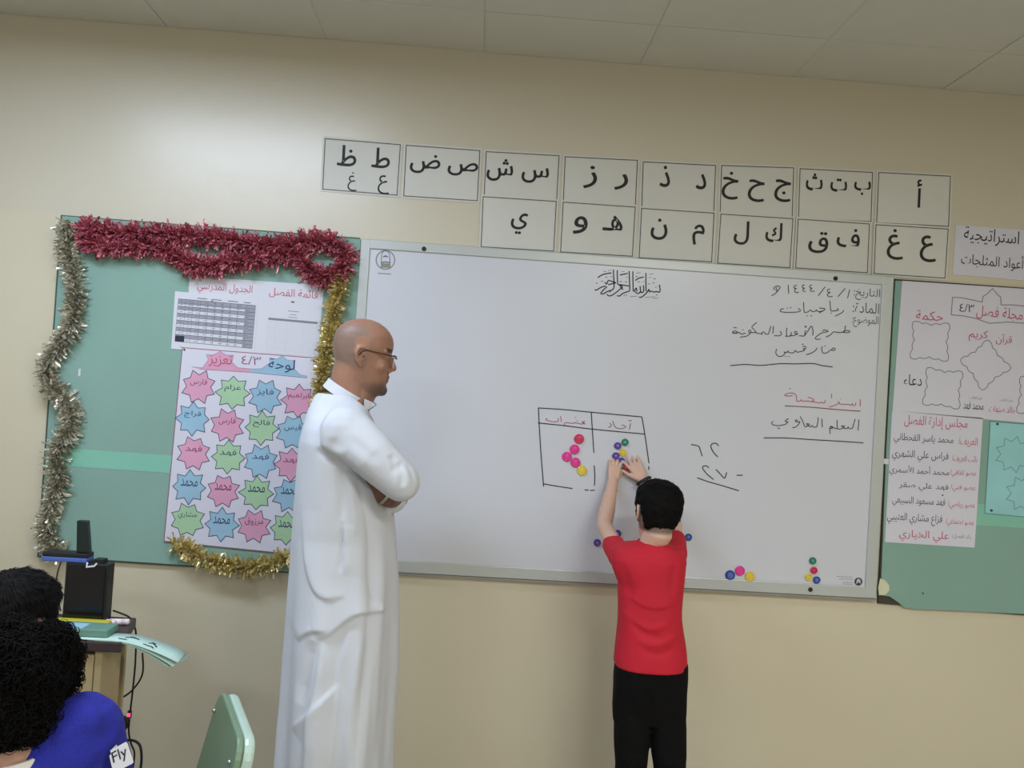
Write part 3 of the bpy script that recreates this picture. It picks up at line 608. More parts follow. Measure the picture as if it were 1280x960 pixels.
for (s1, x1, y1, w1, h1), (s2, x2, y2, w2, h2) in (
    (('العريف/', 427, 152, 85, 50), ('محمد ياسر القحطاني', 230, 142, 265, 56)), (('نائب العريف/', 412, 228, 112, 40), ('فراس علي الشهري', 215, 215, 250, 58)),
    (('عضو ثقافي/', 405, 293, 118, 38), ('محمد أحمد الأسمري', 210, 282, 265, 58)), (('عضو فني/', 405, 358, 112, 38), ('فهد علي صقر', 230, 352, 220, 44)),
    (('عضو رياضي/', 398, 435, 120, 42), ('فهد مسعود السبيعي', 208, 420, 235, 56)), (('عضو اجتماعي/', 390, 512, 126, 40), ('فزاع مشاري العتيبي', 190, 495, 245, 60))):
    a = P7(x1, y1); b = P7(x2, y2)
    writing('lettering', [(s1, a[0], a[1], w1/3.557, h1/3.557*.85)], m_redp, y=yr, parent=t)
    writing('lettering', [(s2, b[0], b[1], w2/3.557, h2/3.557*.85)], m_bi, y=yr, parent=t)
writing('lettering', [('علي الخياري', 1155, 670.5, 62, 14)], m_redp, y=yr, parent=t)
writing('lettering', [('رائد الفصل/', 1202, 671, 24, 6)], m_greyink, y=yr, parent=t)
obj('tape_tab', MB().prism(quad([(1104.5, 573), (1111, 574), (1110.5, 580.5), (1104, 580)], YG-.0014), (0, -.001, 0)), m_paper, t)
t = thing('turquoise_sheet', 'pale turquoise sheet with star outlines at the right edge of the photo', 'poster', at(1260, 590, YG))
q = [(1238, 527), (1360, 536), (1352, 653), (1231, 641.5)]
obj('sheet', MB().prism(quad(q, YG), (0, -.0014, 0)), mat('turquoise_paper', (150, 206, 210), .7), t)
obj('edge_line', MB().ring([at(*p, YG-.0016) for p in q], .0022, NF), mat('teal_line', (70, 130, 136), .7), t)
for cx, cy in ((1267, 568), (1280, 617)):
    n = 18; pl = [(cx+(23 if i % 2 == 0 else 16)*math.sin(2*math.pi*i/n+.2), cy-(23 if i % 2 == 0 else 16)*math.cos(2*math.pi*i/n+.2)) for i in range(n)]
    obj('star_outline', MB().ring([at(*p, YG-.0017) for p in pl], .0018, NF), m_ol, t)
for p in ((1246.5, 530), (1239, 638)): obj('pin', MB().lathe([(.0045, 0), (.0045, .003), (.002, .005), (.0003, .005)], at(*p, YG-.0014), 'y', 12), mat('green_pin', (16, 66, 62), .4), t)

# ------------------------------------------------------------------ tinsel garlands
def garland(name, label, paths, rad, count, m, mc, y=-.035, seed=1, sc=(250, 246, 236), wd=.0028):
    rng = random.Random(seed); mb = MB(); sk = MB(); cord = MB(); c0 = at(*paths[0][0], 0)
    t = thing(name, label, 'garland', (c0.x, 0, c0.z)); tot = 0; sp = []
    for p in paths:
        P = [at(a, b, y) for a, b in smooth_path(p, 6)]; cord.tube(P, .0028, 5); L = sum((P[i+1]-P[i]).length for i in range(len(P)-1)); sp.append((P, L)); tot += L
    for P, L in sp:
        n = int(count*L/tot); D = [0]
        for i in range(len(P)-1): D.append(D[-1]+(P[i+1]-P[i]).length)
        for k in range(n):
            s = rng.uniform(0, L); i = max(j for j in range(len(D)-1) if D[j] <= s) if s > 0 else 0
            f = (s-D[i])/max(1e-9, D[i+1]-D[i]); c = P[i].lerp(P[i+1], f); tg = (P[i+1]-P[i]).normalized()
            sd = Vector((rng.gauss(0, 1), rng.gauss(0, 1)-.25, rng.gauss(0, 1))); sd = (sd-tg*sd.dot(tg)); sd.normalize()
            if sd.y > .6: sd.y = -sd.y
            sd = (sd+tg*rng.uniform(-.45, .45)).normalized(); ll = rad*rng.uniform(.55, 1.12)
            a = c+sd*rng.uniform(0, .25)*rad; tw = Vector((rng.gauss(0, 1), rng.gauss(0, 1), rng.gauss(0, 1))); u = sd.cross(tw).normalized()*wd*rng.uniform(.6, 1.2)/1
            cv = Vector((rng.gauss(0, 1), rng.gauss(0, 1), rng.gauss(0, 1)-.5))*rad*.16
            m1 = a+sd*ll*.5+cv*.4; e = a+sd*ll+cv
            if e.y > -.006: e.y = -.006-rng.random()*.01
            if m1.y > -.006: m1.y = -.008
            u2 = (u+sd.cross(u)*rng.uniform(-.8, .8)*1).normalized()*u.length
            (sk if rng.random() < .07 else mb).add([a-u*.7, a+u*.7, m1-u, m1+u, e-u2*.8, e+u2*.8], [(0, 1, 3, 2), (2, 3, 5, 4)])
    o = obj('foil_strips', mb, m, t); o['kind'] = 'stuff'
    o = obj('sparkling_strips', sk, mat('sparkle_'+m.name, tuple(min(255, int(q*1.0)) for q in sc), .16, metal=.95, var=0), t); o['kind'] = 'stuff'
    obj('cord', cord, mc, t)
def foil(name, c, cd, rough=.25, metal=.9):
    m = mat(name, c, rough, metal=metal, var=0, scale=220, col2=None); nt = m.node_tree
    r = [n for n in nt.nodes if n.type == 'VALTORGB'][0]; lin = lambda q: [((x/255)/12.92 if x/255 <= .04045 else ((x/255+.055)/1.055)**2.4) for x in q]
    r.color_ramp.elements[0].color = (*lin(cd), 1); r.color_ramp.elements[1].color = (*lin(c), 1); r.color_ramp.elements[0].position = .42; r.color_ramp.elements[1].position = .58
    return m
m_pf = foil('pink_foil', (234, 146, 158), (140, 42, 66), .42, .25); m_gf = foil('gold_foil', (246, 234, 180), (206, 186, 120), .32, .6); m_sf = foil('silver_foil', (238, 234, 218), (186, 180, 158), .32, .6)
garland('tinsel_garland', 'thick pink red tinsel garland looped along the top of the left green board',
        [[(100, 288), (120, 285), (150, 292), (185, 292), (215, 293), (250, 295), (290, 300), (330, 307), (360, 306), (390, 302), (418, 305), (431, 318), (429, 335), (414, 344), (398, 345), (385, 335), (372, 320), (350, 319), (320, 323), (290, 328), (265, 332), (240, 331), (222, 320), (195, 308), (160, 309), (130, 308), (105, 298)]],
        .042, 4300, m_pf, m_pf, sc=(255, 190, 204), seed=2, wd=.0052)
garland('tinsel_garland', 'silvery champagne tinsel garland down the left edge of the left green board',
        [[(88, 278), (84, 300), (88, 322), (94, 345), (96, 370), (93, 392), (86, 415), (72, 435), (62, 455), (60, 473), (70, 487), (84, 500), (90, 518), (86, 538), (76, 556), (70, 575), (74, 595), (70, 618), (62, 640), (60, 662), (68, 684), (80, 690)]],
        .040, 2700, m_sf, m_sf, seed=5, wd=.0046)
garland('tinsel_garland', 'gold tinsel garland down the right edge and along the bottom of the left green board',
        [[(426, 340), (424, 362), (418, 385), (414, 410), (409, 435), (405, 458), (402, 480), (398, 540), (394, 600), (390, 660), (380, 690), (362, 694), (340, 703), (318, 708), (290, 707), (262, 700), (243, 692), (230, 682), (216, 678)]],
        .036, 2700, m_gf, m_gf, sc=(255, 246, 200), seed=8, wd=.0048)

# ------------------------------------------------------------------ desk and what stands on it
m_wood = mat('cabinet_laminate', (176, 158, 120), .55, var=.05, scale=9); m_top = mat('dark_desk_top', (62, 50, 50), .5, var=.15, scale=14)
m_black = mat('black_plastic', (22, 23, 26), .45); m_mint = mat('mint_paper', (186, 216, 204), .7, var=.02)
ZT = .76
A = atz(169, 773, ZT); B = atz(153, 803, ZT); XL = A.x-.95
dk = thing('teacher_desk', 'brown-topped wooden cabinet desk against the wall at the left', 'desk', (A.x-.4, (A.y+B.y)/2, 0))
yb, yf = A.y+.01, B.y-.005; xr = (A.x+B.x)/2
bevel(obj('desk_top', MB().prism([Vector((XL, yb, ZT-.03)), Vector((A.x, yb, ZT-.03)), Vector((B.x, yf, ZT-.03)), Vector((XL, yf, ZT-.03))], (0, 0, .03)), m_top, dk), .004)
xs = B.x-.040
obj('side_panel', MB().box((xs-.03, yf+.08, (ZT-.03)/2), (.02, .13, ZT-.03)), m_wood, dk)
obj('side_panel', MB().box((XL+.03, (yb+yf)/2, (ZT-.03)/2), (.02, yb-yf-.03, ZT-.03)), m_wood, dk)
obj('back_panel', MB().box(((XL+xs)/2, yb-.03, (ZT-.03)/2), (xs-XL-.08, .015, ZT-.04)), m_wood, dk)
for k in range(2):
    w = (xs-XL-.08)/2; cx = XL+.04+w*(k+.5); d = bevel(obj('door', MB().box((cx, yf+.022, (ZT-.03)/2), (w-.006, .018, ZT-.06)), m_wood, dk), .002)
    obj('handle', MB().box((cx+(w/2-.05)*(1 if k == 0 else -1), yf+.008, .55), (.012, .012, .1)), m_alu, d)
p = at(110, 740, (yb+yf)/2+.03); w0 = .155; yc = yb-.085
t = thing('computer_case', 'black box-shaped computer case standing on the desk', 'computer', (p.x, yc, ZT))
l = at(80, 740, yc-.02); r = at(134, 740, yc-.02); tp = at(110, 704, yc-.02)
xc = (l.x+r.x)/2; ww = r.x-l.x; hh = tp.z-ZT
bevel(obj('case_body', MB().box((xc, yc, ZT+hh/2), (ww, .045, hh)), m_black, t), .004)
obj('front_panel', MB().box((xc, yc-.0235, ZT+hh/2), (ww-.016, .004, hh-.02)), mat('gloss_black', (14, 15, 18), .2), t)
obj('port_block', MB().box((xc+.03, yc, ZT+hh+.006), (.03, .03, .012)), m_black, t)
obj('white_clip', MB().tube([Vector((xc-.0, yc-.022, ZT+hh+.002)), Vector((xc+.002, yc-.030, ZT+hh-.010)), Vector((xc+.025, yc-.030, ZT+hh-.006)), Vector((xc+.03, yc-.024, ZT+hh+.002))], .003, 6), m_paper, t)
ys = yc; zt2 = ZT+hh+.0005
a, b = at(57, 698, ys), at(113, 700, ys); bl0, bl1 = at(98, 650, ys), at(111, 650, ys)
t = thing('desk_stand', 'black L-shaped stand with a blue lower edge on top of the black computer case', 'stand', (b.x-.03, ys, zt2))
bevel(obj('blue_base', MB().box(((a.x+b.x)/2, ys, zt2+.007), (b.x-a.x, .05, .014)), mat('blue_plastic', (74, 100, 172), .4), t), .003)
bevel(obj('arm', MB().box(((a.x+b.x)/2, ys, zt2+.021), (b.x-a.x, .046, .014)), m_black, t), .003)
zt3 = bl0.z
bevel(obj('blade', MB().prism([Vector((b.x-.040, ys-.012, zt2+.028)), Vector((b.x, ys-.012, zt2+.028)), Vector((bl1.x, ys-.012, zt3)), Vector((bl0.x, ys-.012, zt3))], (0, .022, 0)), mat('dark_green_black', (16, 34, 32), .35), t), .003)
# yellow case, pens, book, papers (front strip of the desk)
def desk_box(px0, px1, py, dy, h, z=ZT):
    a = atz(px0, py, z); b = atz(px1, py, z); return a, b
a = atz(60, 784, ZT); b = atz(133, 788, ZT); ym = b.y+.02
t = thing('pencil_case', 'flat yellow case lying on the desk behind the green book', 'case', ((a.x+b.x)/2, ym, ZT))
bevel(obj('case_shell', MB().box(((a.x+b.x)/2, ym, ZT+.012), (b.x-a.x, .03, .022)), mat('yellow_plastic', (196, 184, 50), .45), t), .005)
obj('lid_seam', MB().box(((a.x+b.x)/2, ym, ZT+.014), (b.x-a.x+.001, .031, .0015)), mat('dark_yellow', (140, 128, 36), .5), t)
for k, (px, py, ln, dd, lab) in enumerate(((132, 783, .045, (.9, -.2), 'short white marker at the yellow case on the desk'), (149, 781, .05, (1, .08), 'white marker lying at the right end of the desk top'))):
    c = atz(px, py, ZT); d = Vector((*dd, 0)).normalized(); c.z = ZT+.010
    c.y = max(c.y, ym+.032) if k == 0 else c.y
    t = tag(thing('marker_pen', lab, 'marker', c), lab, 'marker', 'markers on the desk')
    obj('barrel', MB().tube([c-d*ln*.6, c-d*ln*.55, c+d*ln*.2], [.006, .009, .009], 10), mat('white_plastic', (228, 222, 224), .4), t, True)
    obj('cap', MB().tube([c+d*ln*.2, c+d*ln*.55, c+d*ln*.6], [.0098, .0095, .006], 10), mat('pale_pink_plastic', (226, 206, 212), .4), t, True)
a = atz(60, 797, ZT); b = atz(136, 798, ZT); yk = max(b.y, yf+.01)+.018
zpap = ZT+.004
t = thing('exercise_book', 'thick green book with a pale blue printed cover on the front of the desk', 'book', ((a.x+b.x)/2, yk, zpap))
bx0, bx1 = a.x-.04, b.x
bevel(obj('cover', MB().box(((bx0+bx1)/2, yk+.006, zpap+.0125), (bx1-bx0, .075, .022)), mat('book_green', (104, 142, 128), .6), t), .003)
obj('cover_print', MB().box(((bx0+bx1)/2-.03, yk+.0, zpap+.0238), ((bx1-bx0)*.55, .05, .0006)), mat('pale_blue_print', (150, 196, 216), .6), t)
mb = MB()
for k in range(3): mb.stroke([Vector(((bx0+bx1)/2-.04+.03*math.cos(q/8*math.pi*2)*(1-.2*k), yk+.012*math.sin(q/8*math.pi*2)*(1-.2*k), zpap+.0243)) for q in range(9)], .004, (0, 0, 1))
obj('cover_drawing', mb, mat('book_blue', (52, 112, 160), .6), t)
edge = atz(155, 806, zpap)
for k, (p1, p2, lab) in enumerate(((((233, 815), (222, 828)), 0, 'pale green handwritten sheet, top one of those sliding off the desk'), (((237, 820), (216, 833)), 0, 'pale green sheet under the top one, sliding off the desk'), (((226, 824), (210, 834)), 0, 'lowest pale green sheet hanging off the desk corner'))):
    zz = zpap-.0012*k-.0001
    L0, L1 = atz(92+10*k, 787, zz), atz(90+10*k, 806, zz); L0.y = yf+.075; L1.y = yf+.004
    M0, M1 = Vector((B.x-.012, yf+.075, zz)), Vector((B.x-.025, yf+.004, zz))
    E0, E1 = at(*p1[0], yf+.10), at(*p1[1], yf+.03)
    N = 14; top = []; bot = []
    for i in range(N+1):
        u = i/N
        def crv(L, M, E):
            if u < .5: return L.lerp(M, u/.5)
            w = (u-.5)/.5; q = M.lerp(E, w); q.z = M.z+(E.z-M.z)*(w**1.5); return q
        top.append(crv(L0, M0, E0)); bot.append(crv(L1, M1, E1))
    vs = top+bot; vs2 = [v-Vector((0, 0, .0008)) for v in vs]; n = N+1
    mb = MB().add(vs+vs2, [(i, i+1, n+i+1, n+i) for i in range(N)]+[(2*n+i, 3*n+i, 3*n+i+1, 2*n+i+1) for i in range(N)]+[(i, 2*n+i, 2*n+i+1, i+1) for i in range(N)]+[(n+i, n+i+1, 3*n+i+1, 3*n+i) for i in range(N)]+[(0, n, 3*n, 2*n), (N, 2*n+N, 3*n+N, n+N)])
    t = thing('loose_sheet', lab, 'paper', (B.x, yf+.03, zz), 'pale green sheets on the desk')
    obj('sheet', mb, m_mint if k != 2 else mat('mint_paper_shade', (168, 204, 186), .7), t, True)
    if k == 0:
        mb = MB()
        for (u0, v0, u1, v1) in ((.53, .5, .60, .35), (.56, .35, .64, .45), (.50, .7, .57, .72), (.72, .5, .77, .35), (.74, .35, .80, .62), (.70, .72, .76, .74), (.76, .7, .79, .8)):
            pp = []
            for s_ in range(4):
                u = u0+(u1-u0)*s_/3; v = v0+(v1-v0)*s_/3; i = min(N-1, int(u*N)); f = u*N-i
                pp.append(top[i].lerp(top[i+1], f).lerp(bot[i].lerp(bot[i+1], f), v)+Vector((0, -.0003, .0012)))
            mb.stroke(pp, .004, (0, -.3, 1))
        obj('handwriting', mb, m_marker, t)
# leads
def cable(lab, pts, y, r=.003, m=m_black, nm='power_cable'):
    P = [at(a, b, (y if not isinstance(y, list) else y[0]+(y[1]-y[0])*i/(len(pts)-1))) for i, (a, b) in enumerate(pts)]
    P = [Vector(q) for q in smooth_path(P, 5)]
    o = obj(nm, MB().tube(P, r, 7), m, None, True); return tag(o, lab, 'cable', 'cables beside the desk')
yl = yb+.04
c1 = cable('black cable from the computer case down to the red lit switch', [(141, 763), (152, 767), (162, 772), (168, 783), (170, 796), (169, 830), (166, 862), (163, 888)], [yb-.03, yl])
cable('black cable looping back to the desk side beside the lit switch cable', [(178, 816), (179, 835), (176, 848), (166, 862), (156, 870), (148, 873)], yl+.02)
cable('black cable hanging below the red lit switch', [(162, 899), (161, 915), (164, 930), (168, 940), (167, 955), (163, 975), (160, 1000)], yl+.01)
cable('thick black lead arching beside the blue sleeve', [(158, 925), (168, 926), (175, 932), (177, 945), (176, 960), (172, 990)], yl-.01, .0042)
cable('thin black cable down the left side of the computer case', [(76, 703), (72, 716), (70, 735), (74, 755), (76, 764)], yc-.02, .0022)
p = at(162, 893, yl-.005)
t = thing('inline_switch', 'small black cable switch with a red light beside the desk', 'switch', p)
bevel(obj('switch_body', MB().box(p, (.012, .01, .026)), m_black, t), .002)
obj('red_light', MB().box(p+Vector((0, -.006, 0)), (.009, .003, .011)), mat('red_lamp', (230, 30, 60), .4, emit=(1, .05, .15), estr=1.6), t)
p = at(153, 903, yl+.03)
t = thing('plug_adapter', 'round black plug adapter behind the blue sleeve', 'plug', p)
obj('plug_body', MB().lathe([(.018, .0), (.026, .004), (.026, .02), (.02, .028), (.001, .028)], p, 'y', 20), m_black, t, True)
obj('plug_collar', MB().lathe([(.012, .026), (.012, .036), (.001, .038)], p, 'y', 14), mat('navy_plastic', (32, 38, 58), .4), t, True)
t = thing('folded_card', 'narrow pointed grey-green card standing beside the desk side', 'card', at(145, 900, yl))
mb = MB().prism([at(150.5, 848, yl-.02), at(147, 900, yl-.02), at(138, 900, yl-.02), at(144, 872, yl-.02)], (0, .006, 0)); obj('card_front', mb, mat('card_grey_green', (112, 116, 92), .7), t)
q = [at(148.5, 850, yl-.012), at(152, 905, yl-.012), at(148, 905, yl-.012)]
obj('card_fold', MB().prism([at(150.5, 848, yl-.013), at(150, 902, yl-.013), at(140, 902, yl-.013)], (0, .005, 0)), mat('card_grey_green', 0), t)

# ------------------------------------------------------------------ green chair
m_shell = mat('green_chair_shell', (112, 138, 112), .45, var=.05, scale=8); m_shelledge = mat('pale_green_plastic', (176, 200, 186), .3, var=.04, coat=.3); m_steel = mat('chair_steel', (190, 190, 186), .22, metal=.9)
T0 = at(300, 930, -1.45); u = at(272, 874, -1.13)-T0; u.z = 0; u.normalize(); v = Vector((.22, .0, .97)).normalized(); n_ = v.cross(u).normalized(); n_ = n_ if n_.x > 0 else -n_ 
if True: pass                         # near top corner
def CP(a, b, c=0): return T0+u*a-v*b+n_*c
t = thing('school_chair', 'grey-green school chair with pale edge and steel frame beside the wall', 'chair', (T0.x-.25, T0.y+.1, 0))
def rrect(w, h, r, c):
    pts = []
    for cx, cy, a0 in ((w-r, r, -90), (w-r, h-r, 0), (r, h-r, 90), (r, r, 180)):
        for k in range(6):
            a_ = math.radians(a0+k*18); pts.append(CP(cx+r*math.cos(a_), cy+r*math.sin(a_), c))
    return pts
Wc, Hc = .32, .28
bevel(obj('backrest', MB().loft([rrect(Wc, Hc, .05, 0), rrect(Wc, Hc, .05, .014)]), m_shell, t), .004)
bevel(obj('backrest_pad', MB().loft([rrect(Wc, Hc, .05, .0145), rrect(Wc-.0, Hc, .05, .038)]), m_shelledge, t), .008)
for a_, b_ in ((.03, .05), (.05, .2), (.3, .05)): 
    c = CP(a_, b_, -.002); obj('rivet', MB().ball(c, (.005, .005, .005), 8, 6), m_steel, t, True)
obj('slot', MB().prism([CP(.04, .10, -.0008), CP(.055, .10, -.0008), CP(.055, .15, -.0008), CP(.04, .15, -.0008)], n_*.002), mat('dark_slot', (60, 72, 60), .6), t)
for a_ in (.03, Wc-.03):
    top = CP(a_, .10, .050); low = CP(a_, .45, .040); flo = Vector((low.x+.05, low.y, 0)); 
    obj('rear_leg', MB().tube([Vector(q) for q in smooth_path([top, low, low.lerp(flo, .5), flo], 4)], .012, 10), m_steel, t, True)
    fr = low+Vector((-n_.x, -n_.y, 0))*.30; 
    obj('front_leg', MB().tube([Vector(q) for q in smooth_path([low+Vector((0, 0, -.01)), fr+Vector((0, 0, -.01)), Vector((fr.x-.03, fr.y-.02, 0))], 5)], .012, 10), m_steel, t, True)
s0 = CP(0, .45, .03); sd = Vector((-n_.x, -n_.y, 0)).normalized()
seat = [s0, s0+u*Wc, s0+u*Wc+sd*.32, s0+sd*.32]
bevel(obj('seat', MB().prism(seat, (0, 0, .02)), m_shell, t), .008, 3)

# ------------------------------------------------------------------ people
def frame(o, fwd, up):
    x = Vector(fwd).normalized(); z = (Vector(up)-x*Vector(up).dot(x)).normalized(); y = z.cross(x)
    return Matrix(((x.x, y.x, z.x, o[0]), (x.y, y.y, z.y, o[1]), (x.z, y.z, z.z, o[2]), (0, 0, 0, 1)))
#        z      front   back   half width
HR = [(-.118, .050, .012, .022), (-.112, .068, .000, .036), (-.100, .078, -.012, .046), (-.082, .078, -.030, .054), (-.062, .077, -.052, .060), (-.042, .078, -.072, .066), (-.022, .079, -.086, .071),
      (.000, .076, -.094, .075), (.018, .081, -.098, .077), (.032, .085, -.100, .078), (.050, .085, -.100, .078), (.068, .080, -.096, .075), (.084, .069, -.087, .067), (.098, .054, -.072, .055), (.109, .034, -.052, .038), (.116, .010, -.026, .018)]
def head_rings(M, s=1.0, infl=None, seg=40):
    R = []
    for z, f, b, w in HR:
        rg = []; cx = (f+b)/2; a = (f-b)/2
        for j in range(seg):
            th = 2*math.pi*j/seg; c, d = math.cos(th), math.sin(th); e = 2/2.35
            x = cx+a*math.copysign(abs(c)**e, c); y = w*math.copysign(abs(d)**e, d)
            if x > cx+a*.3 and z < .06: y *= 1-.10*(x-cx)/a      # narrower towards the face
            p = Vector((x, y, z))
            if infl:
                k = infl(p); q = Vector((cx*.4, 0, .01)); dr = (p-q).normalized(); p = p+dr*k
            rg.append(M @ (p*s))
        R.append(rg)
    return R
def head(mb, M, s=1.0, face=True, ears=True):
    mb.loft(head_rings(M, s)); T = lambda *p: M @ (Vector(p)*s)
    if face:
        mb.caps([T(.076, 0, .014), T(.088, 0, -.008), T(.094, 0, -.024)], [.008*s, .0085*s, .0105*s], 10)
        for sg in (-1, 1):
            mb.ball(T(.084, .0105*sg, -.031), .0085*s, 10, 7)
            mb.caps([T(.078, .012*sg, .026), T(.076, .034*sg, .029), T(.064, .052*sg, .022)], [.0065*s]*3, 8)     # brow
            mb.ball(T(.064, .030*sg, .004), .0145*s, 12, 8)                                                        # eyeball under lids
            mb.ball(T(.054, .046*sg, -.024), .020*s, 12, 8)                                                        # cheekbone
        mb.caps([T(.068, -.022, -.057), T(.080, -.008, -.053), T(.080, .008, -.053), T(.068, .022, -.057)], [.004*s, .0062*s, .0062*s, .004*s], 8)
        mb.caps([T(.066, -.018, -.064), T(.078, -.006, -.066), T(.078, .006, -.066), T(.066, .018, -.064)], [.004*s, .0066*s, .0066*s, .004*s], 8)
        mb.ball(T(.066, 0, -.096), .019*s, 12, 8)
    if ears:
        for sg in (-1, 1):
            e = [(.004, .074, .014), (-.006, .079, .024), (-.018, .083, .020), (-.024, .084, .004), (-.020, .081, -.014), (-.010, .076, -.028), (-.004, .074, -.034)]
            mb.caps([T(x, y*sg, z) for x, y, z in e], [.0035*s, .0045*s, .0050*s, .0050*s, .0050*s, .0062*s, .005*s], 8)
            mb.ball(T(-.010, .074*sg, -.006), (.010*s, .006*s, .018*s), 10, 7, M.to_3x3())
            mb.caps([T(.000, .075*sg, .002), T(.001, .077*sg, -.010)], .0045*s, 8)
def hand(mb, wrist, d, back, s=1.0, thumb=1, curl=(.25, .3, .25), spread=.10, lens=(.92, 1, .95, .78), fcurl=None, tdir=(.62, .72, -.25)):
    """wrist point, direction of the fingers, direction of the back of the hand; thumb=+1 on the side d x back"""
    d = Vector(d).normalized(); b = Vector(back); b = (b-d*b.dot(d)).normalized(); sdv = d.cross(b)*thumb
    W_ = Vector(wrist); palm = .088*s
    for k, a_ in enumerate((.85, .3, -.3, -.85)):
        off = .031*s*a_; mb.caps([W_+sdv*off*.55, W_+d*palm*.55+sdv*off*.9, W_+d*palm*(1-.05*abs(a_))+sdv*off], [.0145*s, .0155*s, .0125*s], 8)
    for k, a_ in enumerate((1, .34, -.34, -1)):
        p = W_+d*palm*(.97 if abs(a_) < .9 else .92)+sdv*.0305*s*a_; dd = (d+sdv*a_*spread).normalized(); L = lens[k]; pts = [p-dd*.01*s]; ang = 0
        cu = fcurl[k] if fcurl else curl
        for q, (ln, c_) in enumerate(zip((.043, .027, .021), cu)):
            ang += c_; v_ = dd*math.cos(ang)-b*math.sin(ang); p = p+v_*ln*s*L; pts.append(p)
        mb.caps(pts, [.0098*s, .0092*s, .0084*s, .0070*s], 9)
    td = (d*tdir[0]+sdv*tdir[1]+b*tdir[2]).normalized(); p = W_+d*.022*s+sdv*.024*s
    q = p+td*.040*s; td2 = (td+d*.4).normalized(); r_ = q+td2*.030*s; e = r_+(td2+d*.25).normalized()*.022*s
    mb.caps([p, q, r_, e], [.0150*s, .0115*s, .0100*s, .0080*s], 9)
def skin_paint(me, base, M, s, fn):
    P = coords(me); Mi = np.array(M.inverted()); L = (P@Mi[:3, :3].T+Mi[:3, 3])/s
    C = np.tile(np.array(base, float), (len(P), 1)); fn(L, C, P); paint(me, C)
def blend(C, m, col, k=1.0):
    m = np.clip(m, 0, 1)[:, None]*k; C[:] = C*(1-m)+np.array(col, float)*m
def ss(x, a, b): t_ = np.clip((x-a)/(b-a), 0, 1); return t_*t_*(3-2*t_)
def rings_from(lp, rp, zs, bfn, yc_fn, seg=36, e=2.4):
    """closed rings between a left and a right outline (lists of points), half depth bfn(z)"""
    lz = sorted([(p.z, p.x) for p in lp]); rz = sorted([(p.z, p.x) for p in rp]); R = []
    for z in zs:
        xl = np.interp(z, [a for a, _ in lz], [b for _, b in lz]); xr_ = np.interp(z, [a for a, _ in rz], [b for _, b in rz])
        rg = []; cx = (xl+xr_)/2; a = (xr_-xl)/2; b = bfn(z); y0 = yc_fn(z)
        for j in range(seg):
            th = 2*math.pi*j/seg; c, d = math.cos(th), math.sin(th); q = 2/e
            rg.append(Vector((cx+a*math.copysign(abs(c)**q, c), y0+b*math.copysign(abs(d)**q, d), z)))
        R.append(rg)
    return R
def folds(me, y, items, side=-1, minn=.15):
    """cloth folds: pixel polylines on the plane y become raised or sunk lines on the side that faces -y"""
    P = coords(me); N = normals(me); w = np.clip((side*N[:, 1]-minn)/.4, 0, 1); Q = P[:, [0, 2]]; D = np.zeros(len(P))
    for kind, wd, dp, px in items:
        pl = [(q.x, q.z) for q in (at(a, b, y) for a, b in (smooth_path(px, 4) if len(px) > 2 else px))]
        d, sd, par = seg_dist(Q, pl); wd = wd*1.15; g = np.exp(-(d/wd)**2); fade = np.clip(np.sin(np.pi*np.clip(par, 0, 1))*1.5, 0, 1)**.8
        D += fade*dp*g if kind == 'r' else (-fade*dp*g if kind == 'c' else fade*dp*(.5+.5*np.tanh(sd*d/.0045))*np.exp(-(d/(3.2*wd))**1.3)*1.15)
    P = P+N*(D*w)[:, None]; setco(me, P)
def wrinkle(me, amp, sc, zs=1.0, seed=0, mask=None):
    P = coords(me); N = normals(me); D = np.array([noise.noise(Vector((p[0]*sc+seed, p[1]*sc, p[2]*sc*zs))) for p in P])*amp
    if mask is not None: D = D*mask(P)
    setco(me, P+N*D[:, None])

# ---- the teacher
YM = -.55
M = frame(at(455.5, 446, YM), (.99, .13, -.07), (.055, .03, 1))
tp_ = thing('person', 'bald man in a long white robe and glasses standing with folded arms', 'person', (at(425, 700, YM).x, YM, 0))
mb = MB(); head(mb, M)
nb = at(437, 512, YM)
mb.caps([M @ Vector((-.028, 0, -.035)), M @ Vector((-.034, 0, -.075)), nb, nb-Vector((.01, 0, .08))], [.062, .058, .060, .075], 20)
mb.caps([M @ Vector((.02, 0, -.085)), nb+Vector((.015, 0, .02))], [.042, .05], 16)
hip = at(432, 700, YM)
mb.caps([nb-Vector((.01, 0, .09)), at(430, 600, YM), hip], [.085, .10, .12], 16)
for sg in (-1, 1):
    k0 = Vector((hip.x+.01, YM+.09*sg, hip.z)); kn = Vector((hip.x-.01, YM+.10*sg, .48)); an = Vector((hip.x-.03, YM+.11*sg, .10))
    mb.caps([k0, kn, an], [.085, .055, .04], 12); mb.caps([an+Vector((-.03, 0, -.055)), an+Vector((.10, 0, -.062)), an+Vector((.16, 0, -.068))], [.036, .036, .028], 10)
